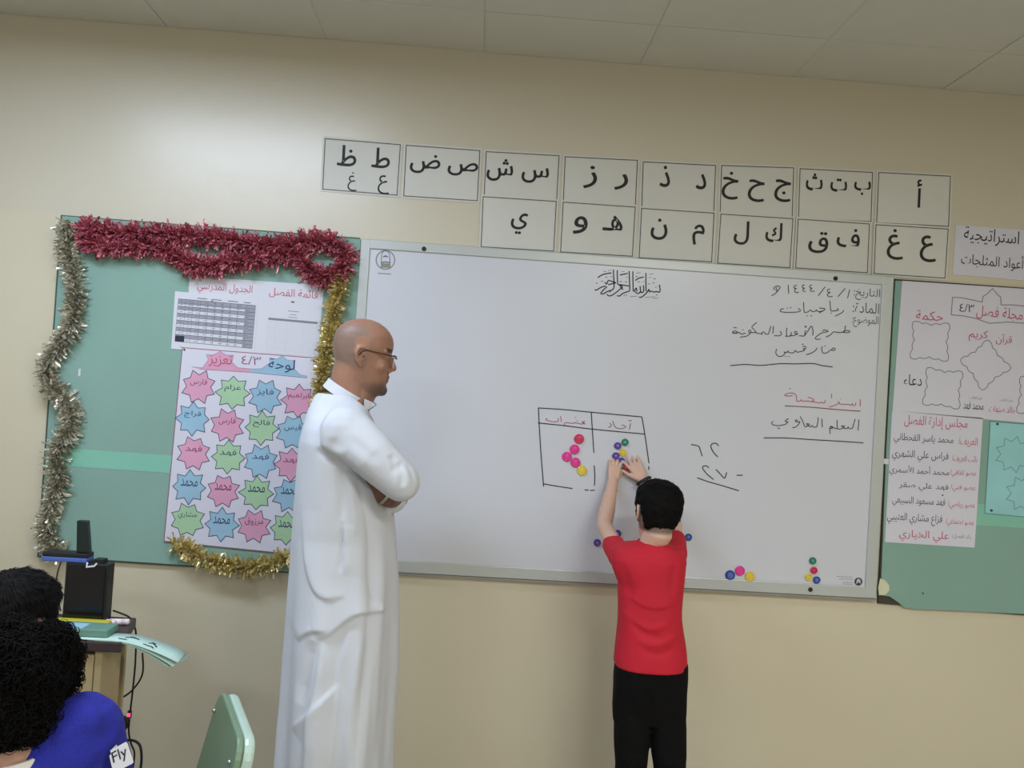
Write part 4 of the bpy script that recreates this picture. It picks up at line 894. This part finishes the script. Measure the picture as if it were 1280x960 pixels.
# left forearm and hand under the right sleeve
lw = at(486, 623, -.665); lt_ = at(452, 596, -.690)
mb.caps([at(500, 606, -.42), at(496, 622, -.56), lw], [.042, .036, .028], 12)
hand(mb, lw+Vector((0, 0, .0)), lt_-lw, (-.1, -1, -.15), .98, 1, curl=(.10, .12, .15), spread=.10)
me = fuse(mb, .0042, 3)
def man_skin(L, C, P):
    x, y, z = L[:, 0], L[:, 1], L[:, 2]; hd = ss(z, -.15, -.12)
    blend(C, hd*ss(-x, -.035, .03)*ss(z, -.055, -.01)*(1-ss(z, .075, .105))*(np.abs(y) < .0765), (128, 110, 100), .7)       # cropped hair, sides and back
    blend(C, hd*ss(x, -.01, .07)*(1-ss(z, -.095, -.06))*ss(z, -.16, -.10), (74, 58, 54), .75)                # beard
    blend(C, hd*ss(x, .060, .066)*(np.abs(y) < .02)*((z > -.048) & (z < -.040)), (80, 62, 58), .7)
    blend(C, hd*ss(x, .05, .06)*((z > .020) & (z < .032))*(np.abs(y) > .012)*(np.abs(y) < .055), (52, 38, 34), .9)
    blend(C, hd*ss(x, .062, .07)*(np.abs(y) < .022)*((z > -.071) & (z < -.050)), (126, 84, 74), .6)
    blend(C, hd*(1-ss(np.hypot(x+.001, z+.004), .002, .006))*(np.abs(y) > .07), (60, 34, 26), .9)
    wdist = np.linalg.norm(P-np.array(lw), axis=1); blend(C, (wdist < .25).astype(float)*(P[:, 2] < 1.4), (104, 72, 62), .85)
skin_paint(me, (164, 120, 98), M, 1.0, man_skin)
m_skin = mat('adult_skin', (180, 140, 110), .5, vcol=True, var=.12, scale=18, bump=.06, bscale=260)
body = link('body', me, m_skin, tp_, True)
mb = MB()
for sg in (-1, 1): mb.ball(M @ Vector((.0655, .030*sg, .004)), .0118, 14, 9)
obj('eyes', mb, mat('eye_white', (214, 206, 200), .2), body, True)
mb = MB()
for sg in (-1, 1): mb.ball(M @ Vector((.0745, .031*sg, .003)), .0042, 10, 7)
obj('irises', mb, mat('eye_dark', (30, 22, 20), .15), body, True)
# glasses
T = lambda *p: M @ Vector(p)

mb = MB()
for sg in (-1, 1):
    mb.tube([T(-.014, .083*sg, -.002), T(-.008, .083*sg, .010), T(.004, .081*sg, .0165), T(.03, .077*sg, .0145), T(.060, .071*sg, .0115), T(.0865, .060*sg, .010)], .0021, 6)
    mb.tube([T(.0865, .060*sg, .011), T(.092, .048*sg, .012), T(.0965, .030*sg, .012), T(.097, .012*sg, .009)], .0024, 6)
mb.tube([T(.097, -.012, .009), T(.100, 0, .007), T(.097, .012, .009)], .0022, 6)
gl_ = obj('glasses', mb, mat('dark_red_brown_frame', (58, 28, 24), .35), tp_, True)
m_glass = mat('lens_glass', (235, 240, 245), .05, trans=.85, alpha=.35)
for sg in (-1, 1):
    pts = [T(.0925-.004*(abs(a-.031)/.02), a*sg, b) for a, b in ((.012, .008), (.030, .011), (.050, .010), (.053, -.004), (.046, -.020), (.030, -.024), (.016, -.018))]
    obj('lens', MB().prism(pts, (M.to_3x3() @ Vector((.0012, 0, 0)))), m_glass, gl_)
# watch on the left wrist
wd_ = (lt_-lw).normalized()
mb = MB(); cc = lw+wd_*.004; s1 = wd_.cross(Vector((0, -1, -.3))).normalized(); s2 = wd_.cross(s1).normalized()
# robe
LP = [at(*p, YM) for p in ((416, 474), (404, 482), (394, 496), (387, 515), (379, 545), (374, 590), (370, 640), (367, 700), (363, 760), (358, 830), (354, 900), (350, 965), (346, 1030), (343, 1100))]
RP = [at(*p, YM) for p in ((452, 497), (458, 508), (465, 525), (476, 558), (486, 598), (493, 640), (497, 690), (499, 730), (498, 790), (495, 850), (491, 910), (488, 965), (484, 1030), (480, 1100))]
zs = [1.525, 1.51, 1.49, 1.47, 1.45, 1.42, 1.38, 1.34, 1.3, 1.24, 1.18, 1.1, 1.02, .94, .86, .78, .7, .6, .5, .4, .3, .2, .1, .06]
bz = lambda z: float(np.interp(z, [.06, .5, .95, 1.1, 1.3, 1.38, 1.43, 1.46, 1.49, 1.51, 1.53], [.25, .22, .195, .185, .200, .205, .190, .165, .125, .09, .065]))
def robe_rings():
    R = rings_from(LP, RP, zs, bz, lambda z: YM, 48, 2.2)
    for i, rg in enumerate(R):                  # hanging cloth: vertical flutes growing towards the hem
        z = zs[i]; am = max(0, (1.15-z))*.017; cx = sum(p.x for p in rg)/len(rg)
        for j, p in enumerate(rg):
            th = 2*math.pi*j/len(rg); k = am*(math.sin(th*7+1.3+z*1.5)+.6*math.sin(th*11+z*2)); d = Vector((p.x-cx, p.y-YM, 0)).normalized(); p += d*(k-am*.6*abs(d.x))
    return R
mb = MB().loft(robe_rings())
shR = at(432, 538, -.735); elR = at(501, 603, -.765); 
mb.caps([at(434, 528, -.64), shR, at(467, 570, -.765), elR], [.070, .074, .066, .057], 18)
mb.caps([elR, at(492, 592, -.62), at(474, 580, -.45)], [.056, .050, .044], 16)
shL = at(432, 534, -.365); elL = at(499, 600, -.36)
mb.caps([at(434, 518, -.44), shL, at(466, 566, -.34), elL], [.070, .072, .062, .054], 16)
mb.caps([elL, at(497, 612, -.47), at(492, 626, -.60)], [.052, .046, .040], 14)
me = fuse(mb, .0052, 14)
folds(me, YM-.19, [
    ('s', .012, .006, [(402, 520), (404, 548), (412, 568), (426, 580), (440, 588)]),
    ('c', .009, .010, [(418, 572), (432, 582), (447, 592), (462, 606), (480, 622)]),
    ('r', .012, .007, [(404, 548), (420, 560), (438, 566)]), ('c', .007, .005, [(398, 560), (412, 574), (428, 580)]),
    ('c', .010, .006, [(424, 585), (428, 620), (426, 660)]), ('r', .010, .006, [(434, 590), (440, 630), (446, 670)]), ('c', .008, .005, [(445, 600), (455, 640), (462, 690)]),
    ('c', .0035, .007, [(428, 652), (427, 680), (425, 716)]), ('s', .010, .004, [(431, 655), (431, 690), (428, 720)]),
    ('s', .012, .007, [(374, 640), (380, 705), (392, 738), (410, 749), (434, 745)]),
    ('s', .012, .011, [(396, 799), (412, 793), (430, 779), (448, 769), (470, 771), (478, 764)]), ('s', .010, .007, [(370, 806), (382, 794), (396, 789), (410, 790)]),
    ('s', .010, .008, [(436, 786), (425, 825), (421, 868), (416, 910), (412, 965)]),
    ('s', .012, .009, [(424, 852), (402, 872), (384, 890), (362, 912)]), ('c', .016, .008, [(392, 800), (384, 835), (374, 880)]), ('r', .014, .006, [(456, 785), (446, 840), (436, 900), (430, 960)]),
    ('r', .015, .009, [(472, 670), (471, 760), (466, 840), (456, 975)]), ('c', .013, .011, [(460, 640), (462, 700), (463, 770), (455, 860), (444, 975)]), ('s', .012, .008, [(402, 800), (396, 850), (386, 900), (380, 975)]), ('c', .012, .007, [(483, 660), (484, 740), (480, 840), (474, 955)]),
    ('r', .01, .005, [(505, 580), (512, 592), (515, 606)]), ('c', .008, .006, [(500, 575), (506, 590), (508, 604)]), ('c', .008, .004, [(509, 578), (516, 590), (519, 604)]), ('c', .007, .004, [(490, 566), (496, 576), (497, 590)]),
    ('c', .014, .004, [(440, 545), (460, 560), (480, 575)])])
wrinkle(me, .004, 7, .45, 3); wrinkle(me, .0015, 22, .5, 9)
m_robe = mat('white_cloth', (204, 208, 216), .8, var=.012, scale=6, bump=.05, bscale=300)
robe = link('robe', me, m_robe, tp_, True)
# collar: a standing band with turned-down points
def collar(rad, h, tilt_pts, m, name, parent, seg=40, thick=.004):
    pass
cb, cf = at(411.5, 472, YM), at(461, 503, YM); cxx = (cb+cf)/2; axd = (cf-cb); La = axd.length/2; axd.normalize(); upn = Vector((0, 1, 0)).cross(axd).normalized()
if upn.z < 0: upn = -upn
def cring(k, ry, off, rise): return [cxx+axd*math.cos(2*math.pi*j/44)*La*k+Vector((0, 1, 0))*math.sin(2*math.pi*j/44)*ry+upn*off for j in range(44)]
cl = MB().loft([cring(1.04, .072, -.030, 0), cring(1.0, .066, -.004, 0), cring(.985, .0645, .001, 0), cring(.94, .061, -.002, 0), cring(.97, .064, -.030, 0)], False)
obj('collar', cl, m_robe, robe, True)
q = [T(0, 0, 0)]
a = at(457, 503, YM-.045); 
pts = [at(455, 499, YM-.048), at(466, 504, YM-.03), at(468.5, 506.5, YM-.028), at(462, 511, YM-.035), at(455, 515, YM-.05)]
obj('collar_point', MB().prism(pts, (.002, .004, .001)), m_robe, robe)
obj('collar_point', MB().prism([Vector((p.x-.002, 2*YM-p.y, p.z)) for p in pts][::-1], (.002, -.004, .001)), m_robe, robe)
t = MB()
cwp = lw+wd_*.0
obj('wristwatch', MB().tube([lw+wd_*.012+s1*.029*math.cos(q_/12*2*math.pi)+s2*.024*math.sin(q_/12*2*math.pi) for q_ in range(13)], .006, 6, False), mat('watch_steel', (170, 166, 150), .3, metal=.8), tp_, True)
mb = MB()
for sg in (-1, 1):
    c = Vector((hip.x-.03, YM+.11*sg, 0)); mb.caps([c+Vector((-.045, 0, .04)), c+Vector((.08, 0, .038)), c+Vector((.145, 0, .030))], [.040, .040, .030], 12)
    obj('sandal', fuse_mb := MB().add(mb.v, mb.f), mat('brown_leather', (70, 50, 38), .5), tp_, True); mb = MB()

# ---- the boy at the board
YK = -.38
kb = thing('person', 'boy in a red T-shirt and black trousers reaching up to magnets on the board', 'person', (at(812, 900, YK).x, YK, 0))
HM = frame(at(821.5, 640, YK+.005), (-.14, .98, .02), (.02, -.02, 1)); hs = .90
mb = MB(); head(mb, HM, hs)
nk = at(817, 676, YK-.005)
mb.caps([HM @ Vector((-.02, 0, -.03)), HM @ Vector((-.03, 0, -.07)), nk, nk-Vector((0, -.01, .05))], [.047, .045, .045, .055], 16)
pel = at(812, 850, YK); mb.caps([nk-Vector((0, 0, .07)), at(813, 760, YK), pel], [.06, .075, .085], 14)
for sg in (-1, 1):
    h0 = pel+Vector((.05*sg, 0, 0)); kn = Vector((pel.x+.020+.064*sg, YK+.01, .36)); an = Vector((pel.x+.03+.068*sg, YK-.01, .07)); mb.caps([h0, kn, an], [.05, .038, .03], 10)
# left arm
sl = at(777, 698, -.36); el = at(755, 657, -.175); wl = at(766, 602, -.050)
mb.caps([sl, sl.lerp(el, .6), el], [.032, .029, .028], 14); mb.caps([el, el.lerp(wl, .35), el.lerp(wl, .75), wl], [.029, .030, .023, .0205], 14)
hs2 = .64
hand(mb, wl, at(770, 575, -.026)-wl, (.15, -1, .25), hs2*.98, 1, fcurl=((.15, .2, .2), (.1, .25, .25), (.15, .3, .3), (.3, .4, .4)), spread=.10, tdir=(.75, .5, -.35))
# right arm
sr = at(842, 694, -.35); er = at(843, 656, -.165); wr = at(804, 600, -.052)
mb.caps([sr, sr.lerp(er, .6), er], [.032, .029, .028], 14); mb.caps([er, er.lerp(wr, .35), er.lerp(wr, .75), wr], [.029, .030, .024, .021], 14)
hand(mb, wr, at(786, 569, -.020)-wr, (.05, -1, .2), hs2*1.05, -1, fcurl=((.05, .15, .15), (.05, .15, .15), (.1, .2, .2), (.05, .2, .3)), spread=.22, tdir=(.75, .62, -.12))
me = fuse(mb, .0030, 3)
def boy_skin(L, C, P):
    x, y, z = L[:, 0], L[:, 1], L[:, 2]
    blend(C, ss(-x, -.03, .0)*ss(z, -.075, -.06)*(np.abs(z) < .2)*(1-ss(np.abs(y), .078, .082)), (60, 46, 42), .6)
    blend(C, (x > .06)*(np.abs(y) < .02)*((z > -.071) & (z < -.050)).astype(float), (178, 104, 100), .7)
    blend(C, (x > .05)*((z > .020) & (z < .032))*(np.abs(y) > .012)*(np.abs(y) < .055).astype(float), (40, 30, 28), .9)
skin_paint(me, (214, 176, 156), HM, hs, boy_skin)
m_kskin = mat('child_skin', (210, 170, 150), .5, vcol=True, var=.10, scale=20)
kbody = link('body', me, m_kskin, kb, True)
mb = MB()
for sg in (-1, 1): mb.ball(HM @ (Vector((.0665, .030*sg, .004))*hs), .0125*hs, 12, 8)
obj('eyes', mb, mat('eye_white', 0), kbody, True)
# hair: an inflated cap over the skull plus short strands
def hair(name, M_, s, m, parent, thick=.012, nst=2500, ln=.03, curly=False, seed=1, low=-.075, fx=.045, wd=.0012):
    rng = random.Random(seed)
    def infl(p):
        d = fx+.03*max(0, (p.z-.02)/.1) - p.x                      # behind this line there is hair
        e = p.z-(low+.55*max(0, p.x+.03)) if p.x < .05 else p.z-.05
        k = min(d/.02, e/.02, 1); k = max(-1, k)
        if abs(p.y) > .06 and -.035 < p.x < .012 and p.z < .022: k = -1
        b = thick*(1+.35*noise.noise(p*38)) if k > 0 else .006
        if curly: b = thick*(1+.65*noise.noise(p*30)) if k > 0 else .006
        return b*k
    mb = MB().loft(head_rings(M_, s, infl, 48)); me = fuse(mb, .0045, 2)
    if curly: wrinkle(me, .020, 24, 1, seed)
    else: wrinkle(me, .003, 60, 1, seed)
    P = coords(me); N = normals(me); Mi = np.array(M_.inverted()); L = (P@Mi[:3, :3].T+Mi[:3, 3])/s
    ok = [i for i in range(len(P)) if infl(Vector(L[i])*1/(1.0)) > .004]
    sm = MB(); M3 = M_.to_3x3(); dn = -(M3 @ Vector((0, 0, 1))); back = M3 @ Vector((-1, 0, 0))
    for k in range(nst):
        i = rng.choice(ok); p = Vector(P[i]); n = Vector(N[i]); r = Vector((rng.gauss(0, 1), rng.gauss(0, 1), rng.gauss(0, 1)))
        if curly:
            a = n.cross(r).normalized(); b = n; R_ = rng.uniform(.004, .012); c = p+n*rng.uniform(-.004, .009); pts = [c+(a*math.cos(t_)+b*math.sin(t_))*R_+a.cross(b)*.0016*t_ for t_ in np.linspace(0, rng.uniform(4, 7), 9)]
            sm.tube(pts, rng.uniform(.0005, .0011), 3, False)
        else:
            cr_ = M_ @ (Vector((-.05, 0, .11))*s); g = (p-cr_); g = (g-n*g.dot(n)).normalized()
            d = (g+n*rng.uniform(.0, .16)+r*.10).normalized(); l_ = ln*rng.uniform(.6, 1.2); pts = [p-n*.002, p+d*l_*.5, p+(d*1.0-n*.25).normalized()*l_]
            u_ = d.cross(n).normalized()*wd; sm.add([pts[0]-u_, pts[0]+u_, pts[1]-u_, pts[1]+u_, pts[2]-u_*.3, pts[2]+u_*.3], [(0, 1, 3, 2), (2, 3, 5, 4)])
    o = link(name, me, m, parent, True); q_ = obj('hair_strands', sm, m, o, True); q_['kind'] = 'stuff'
    return o
m_hair = mat('black_hair', (12, 10, 10), .75, var=.2, scale=80, spec=.14)
hair('hair', HM, hs, m_hair, kb, .007, 3500, .016, False, 4, low=-.062)
# T-shirt
LPk = [at(*p, YK) for p in ((803, 676), (790, 678), (776, 678), (766, 684), (762, 700), (768, 716), (773, 728), (773, 753), (772, 780), (770, 800), (768, 818), (767, 827))]
RPk = [at(*p, YK) for p in ((831, 678), (841, 676), (849, 678), (856, 688), (858, 700), (855, 720), (852.5, 738), (851, 767), (853, 785), (855, 800), (857, 818), (858, 828))]
z0, z1 = at(812, 831, YK).z, at(812, 679, YK).z
zk = [z1+.004, z1-.004, z1-.014, z1-.028]+[z1-.028-(z1-.028-z0)*i/14 for i in range(1, 15)]
zr = sorted(zk, reverse=True)
bk = lambda z: float(np.interp(z, [z0, z0+.08, z0+.2, z1-.06, z1-.02, z1, z1+.01], [.098, .092, .090, .088, .07, .05, .036]))
mb = MB().loft(rings_from(LPk, RPk, zr, bk, lambda z: YK, 40, 2.5))
mb.caps([at(788, 700, YK), at(775, 694, -.345), at(766, 680, -.265)], [.052, .046, .038], 16)
mb.caps([at(834, 700, YK), at(843, 692, -.345), at(845, 675, -.265)], [.050, .044, .036], 16)
me = fuse(mb, .0042, 5)
folds(me, YK-.09, [('s', .012, .005, [(788, 748), (800, 757), (820, 762), (845, 757)]), ('r', .010, .004, [(778, 765), (795, 780), (815, 786), (840, 778)]), ('c', .010, .004, [(785, 772), (805, 792), (830, 798)]),
    ('r', .010, .004, [(795, 800), (820, 806), (850, 795)]), ('c', .012, .004, [(775, 700), (785, 730), (790, 750)]), ('c', .01, .004, [(800, 812), (822, 818), (846, 810)]), ('c', .012, .004, [(848, 700), (842, 725), (840, 745)]), ('r', .012, .003, [(780, 690), (815, 700), (845, 690)])])
wrinkle(me, .004, 12, .7, 5); 
m_red_t = mat('red_jersey', (190, 20, 44), .8, var=.03, scale=10, bump=.05, bscale=350)
sh = link('t_shirt', me, m_red_t, kb, True)
nc = at(817, 679, YK)
obj('neckband', MB().tube([nc+Vector((.051*math.cos(a_), .043*math.sin(a_)+.002, .003-.006*math.cos(a_)*0+.004*math.sin(a_))) for a_ in np.linspace(0, 2*math.pi, 29)], .0048, 7, False), m_red_t, sh, True)
# trousers
hpz = pel.z
zt = sorted([z0+.02, z0, z0-.05, z0-.10, z0-.15, z0-.175, z0-.19], reverse=True)
LPt = [at(*p, YK) for p in ((769, 824), (768, 840), (766, 870), (766, 900), (767, 930))]; RPt = [at(*p, YK) for p in ((857, 828), (857.5, 850), (857, 880), (856, 905), (855, 930))]
mb = MB().loft(rings_from(LPt, RPt, zt, lambda z: float(np.interp(z, [z0-.19, z0-.12, z0-.03], [.050, .070, .092])), lambda z: YK, 32, 2.6))
for sg in (-1, 1):
    P = [Vector((pel.x+.003+.061*sg, YK, z0-.12)), Vector((pel.x+.010+.061*sg, YK, z0-.2)), Vector((pel.x+.018+.064*sg, YK, z0-.30)), Vector((pel.x+.022+.065*sg, YK+.008, .36)), Vector((pel.x+.028+.067*sg, YK, .2)), Vector((pel.x+.03+.068*sg, YK-.005, .10))]; mb.caps(P, [.056, .060, .056, .055, .052, .054], 18)
me = fuse(mb, .0055, 4)
folds(me, YK-.08, [('c', .012, .005, [(812, 860), (813, 890), (813, 915)]), ('c', .014, .005, [(775, 930), (790, 945), (805, 950)]), ('c', .014, .005, [(830, 940), (845, 950), (858, 948)]), ('r', .012, .004, [(790, 860), (800, 880), (808, 900)])])
wrinkle(me, .006, 14, .8, 11)
link('trousers', me, mat('black_cloth', (9, 9, 10), .95, var=.1, spec=.2), kb, True)
for sg in (-1, 1):
    c = Vector((pel.x+.03+.068*sg, YK-.01, 0))
    mb = MB().caps([c+Vector((0, -.035, .032)), c+Vector((0, .05, .030)), c+Vector((0, .115, .026))], [.032, .032, .024], 12); mb.box(c+Vector((0, .03, .008)), (.062, .20, .016))
    obj('shoe', mb, m_black, kb, True)
# black wristband
wd2 = (at(786, 569, -.020)-wr).normalized(); s1 = wd2.cross(Vector((0, -1, 0))).normalized(); s2 = wd2.cross(s1)
cw = wr-wd2*.004
obj('wristband', MB().tube([cw+s1*.0265*math.cos(a_)+s2*.0255*math.sin(a_) for a_ in np.linspace(0, 2*math.pi, 21)], .0062, 8, False), m_black, kb, True)

# ---- seated pupils in the foreground
def stool(lab, x, y, h, grp):
    t = thing('classroom_stool', lab, 'stool', (x, y, 0), grp)
    bevel(obj('seat', MB().box((x, y, h-.0125), (.34, .32, .025)), m_wood, t), .005)
    for a_ in (-1, 1):
        for b_ in (-1, 1): obj('leg', MB().tube([Vector((x+.13*a_, y+.12*b_, h-.025)), Vector((x+.15*a_, y+.14*b_, 0))], .011, 8), m_steel, t, True)
def seated(mb, hipc, s=.85, dx=0.0, grow=0.0, parent=None, m=None):
    """legs of a seated pupil; with grow the trousers and shoes over them"""
    for sg in (-1, 1):
        h0 = hipc+Vector((.07*sg*s, 0, -.02)); kn = h0+Vector((.03*sg+dx, .34*s, .02)); an = Vector((kn.x+dx*.3, kn.y+.02, .09))
        mb.caps([h0, kn, an], [.066*s+grow, .050*s+grow, .034*s+grow], 12)
        if not grow: mb.caps([an+Vector((0, 0, -.04)), an+Vector((0, .12, -.06))], [.032*s, .026*s], 10)
        elif parent:
            q = MB().caps([an+Vector((0, -.02, -.050)), an+Vector((0, .06, -.055)), an+Vector((0, .135, -.060))], [.036, .034, .026], 12); q.box(an+Vector((0, .055, -.082)), (.06, .21, .014))
            obj('shoe', q, m_black, parent, True)
    if grow: mb.caps([hipc+Vector((-.05, 0, -.01)), hipc+Vector((.05, 0, -.01))], .098, 14); link('trousers', fuse(mb, .009, 4), m, parent, True)
# far pupil
YA = -1.15; ha = thing('person', 'pupil with short dark hair seated in front of the desk at the left edge', 'person', (at(20, 900, YA).x, YA, 0))
HA = frame(at(20, 778, YA), (.35, .93, -.10), (.03, .02, 1)); mb = MB(); head(mb, HA, .95)
na = HA @ Vector((-.04, 0, -.14)); zs_ = .40; hc = Vector((na.x-.02, YA-.06, zs_+.135))
mb.caps([HA @ Vector((-.025, 0, -.05)), na], [.05, .052], 14); mb.caps([na-Vector((0, 0, .06)), hc], [.08, .09], 14); seated(mb, hc)
me = fuse(mb, .005, 3); skin_paint(me, (190, 150, 130), HA, .95, boy_skin); ab = link('body', me, m_kskin, ha, True)
hair('hair', HA, .95, m_hair, ha, .012, 4000, .022, False, 8, low=-.06, fx=.06)
mb = MB(); sh0 = na-Vector((0, 0, .07))
mb.caps([sh0+Vector((-.13, 0, -.02)), sh0+Vector((0, 0, .0)), sh0+Vector((.12, 0, -.03))], [.055, .075, .055], 14); mb.caps([sh0-Vector((0, 0, .05)), hc+Vector((0, 0, .05))], [.125, .13], 20)
for sg in (-1, 1): mb.caps([sh0+Vector((.13*sg, 0, -.02)), sh0+Vector((.15*sg, .06, -.2)), sh0+Vector((.10*sg, .25, -.25))], [.052, .045, .036], 12)
me = fuse(mb, .008, 4); wrinkle(me, .006, 9); link('jumper', me, mat('dark_grey_knit', (44, 46, 54), .9), ha, True)
seated(MB(), hc, grow=.012, parent=ha, m=mat('grey_trousers', (58, 60, 68), .9))
stool('wooden stool under the far pupil, mostly out of view', hc.x, hc.y, zs_, 'stools of the pupils')
# near pupil
YN = -1.66; hb = thing('person', 'curly haired pupil in a blue jumper with white sleeve badge at the lower left', 'person', (at(20, 1100, YN).x, YN, 0))
HB = frame(at(18, 880, YN), (-.05, .96, -.28), (-.12, .25, 1)); mb = MB(); head(mb, HB, .92)
nn = at(20, 944, YN-.02); hc = Vector((nn.x-.03, YN-.12, .535)); zs_ = .40
mb.caps([HB @ Vector((-.025, 0, -.05)), nn, nn-Vector((0, 0, .04))], [.048, .046, .055], 14); mb.caps([nn-Vector((0, 0, .08)), hc], [.08, .09], 14); seated(mb, hc, dx=-.17)
me = fuse(mb, .005, 3); skin_paint(me, (186, 146, 124), HB, .92, boy_skin); link('body', me, m_kskin, hb, True)
m_curl = mat('curly_black_hair', (13, 11, 11), .8, var=.3, scale=60, spec=.12)
hair('hair', HB, .92, m_curl, hb, 0.020, 9000, .02, True, 12, low=-.068, fx=.055)
mb = MB()
S1 = at(104, 912, YN+.03); 
mb.caps([nn-Vector((.0, -.01, .045)), at(50, 965, YN), S1], [.060, .068, .064], 18)
mb.caps([S1, at(128, 985, YN+.10), at(150, 1070, YN+.2)], [.064, .056, .045], 16)
S2 = nn+Vector((-.13, .02, -.07)); mb.caps([nn-Vector((0, 0, .06)), S2, S2+Vector((-.04, .08, -.2)), S2+Vector((0, .28, -.22))], [.07, .06, .048, .036], 14)
mb.caps([nn-Vector((0, 0, .12)), hc+Vector((0, 0, .06))], [.135, .13], 20)
mb.caps([at(60, 1010, YN), hc+Vector((.03, 0, .1))], [.10, .12], 16)
me = fuse(mb, .0062, 5)
folds(me, YN-.06, [('c', .008, .006, [(112, 885), (116, 915), (112, 950)]), ('s', .010, .005, [(60, 940), (84, 925), (104, 930)]), ('r', .01, .004, [(80, 900), (95, 910), (104, 935)]), ('c', .008, .004, [(128, 905), (134, 925), (136, 945)])])
wrinkle(me, .004, 14)
m_blue = mat('blue_knit', (30, 36, 150), .85, var=.12, scale=30, bump=.35, bscale=240)
jp = link('jumper', me, m_blue, hb, True)
from mathutils.bvhtree import BVHTree
bv = BVHTree.FromPolygons([tuple(c) for c in coords(me)], [tuple(p.vertices) for p in me.polygons])
def drape(mb, off=.0015):
    out = []
    for p in mb.v:
        h = bv.ray_cast(Vector((p[0], CAM[1]+.3, p[2])), Vector((0, 1, 0)))[0]; out.append((p[0], (h.y if h else p[1])-off, p[2]))
    mb.v = out; return mb
def grid_patch(c4, y, n=10, r=.18):
    mb = MB(); idx = {}
    for i in range(n+1):
        for j in range(n+1):
            u_, v_ = i/n, j/n; 
            cu, cv = max(abs(u_-.5)*2-(1-r), 0)/r, max(abs(v_-.5)*2-(1-r), 0)/r; k = math.hypot(cu, cv)
            if k > 1: u_ = .5+(u_-.5)*(1-(k-1)*r*.6); v_ = .5+(v_-.5)*(1-(k-1)*r*.6)
            idx[i, j] = len(mb.v); mb.v.append(tuple(at(*lerp2(c4, u_, v_), y)))
    mb.f = [(idx[i, j], idx[i, j+1], idx[i+1, j+1], idx[i+1, j]) for i in range(n) for j in range(n)]
    return mb
bq = [(136, 939), (159, 926), (168, 953), (142, 966)]
bd = obj('sleeve_badge', drape(grid_patch(bq, YN), .0015), mat('white_badge', (226, 228, 234), .7), jp)
v_, f_ = glyphs('Fly'); mb = MB(); vs = []
for q in v_:
    pp = lerp2(bq, .5+q[0]*.74, .42-q[1]*.62); vs.append(at(*pp, YN))
mb.add(vs, f_); obj('badge_lettering', drape(mb, .0026), mat('navy_print', 0) if False else mat('badge_navy', (26, 30, 52), .6), bd)
obj('front_print', drape(grid_patch([(84, 951), (106, 949), (110, 975), (86, 980)], YN), .0015), mat('white_badge', 0), jp)
cc = nn-Vector((0, 0, .012))
obj('collar', MB().loft([[cc+Vector((r_*math.cos(a_), r_*.9*math.sin(a_), z_+.012*math.cos(a_))) for a_ in np.linspace(0, 2*math.pi, 25)[:-1]] for r_, z_ in ((.064, -.022), (.060, .012), (.055, .014), (.054, -.02))], False), mat('pale_collar', (204, 200, 190), .8), jp, True)
seated(MB(), hc, grow=.012, parent=hb, m=mat('grey_trousers', (58, 60, 68), .9), dx=-.17)
stool('wooden stool under the near curly haired pupil, out of view', hc.x, hc.y, zs_, 'stools of the pupils')
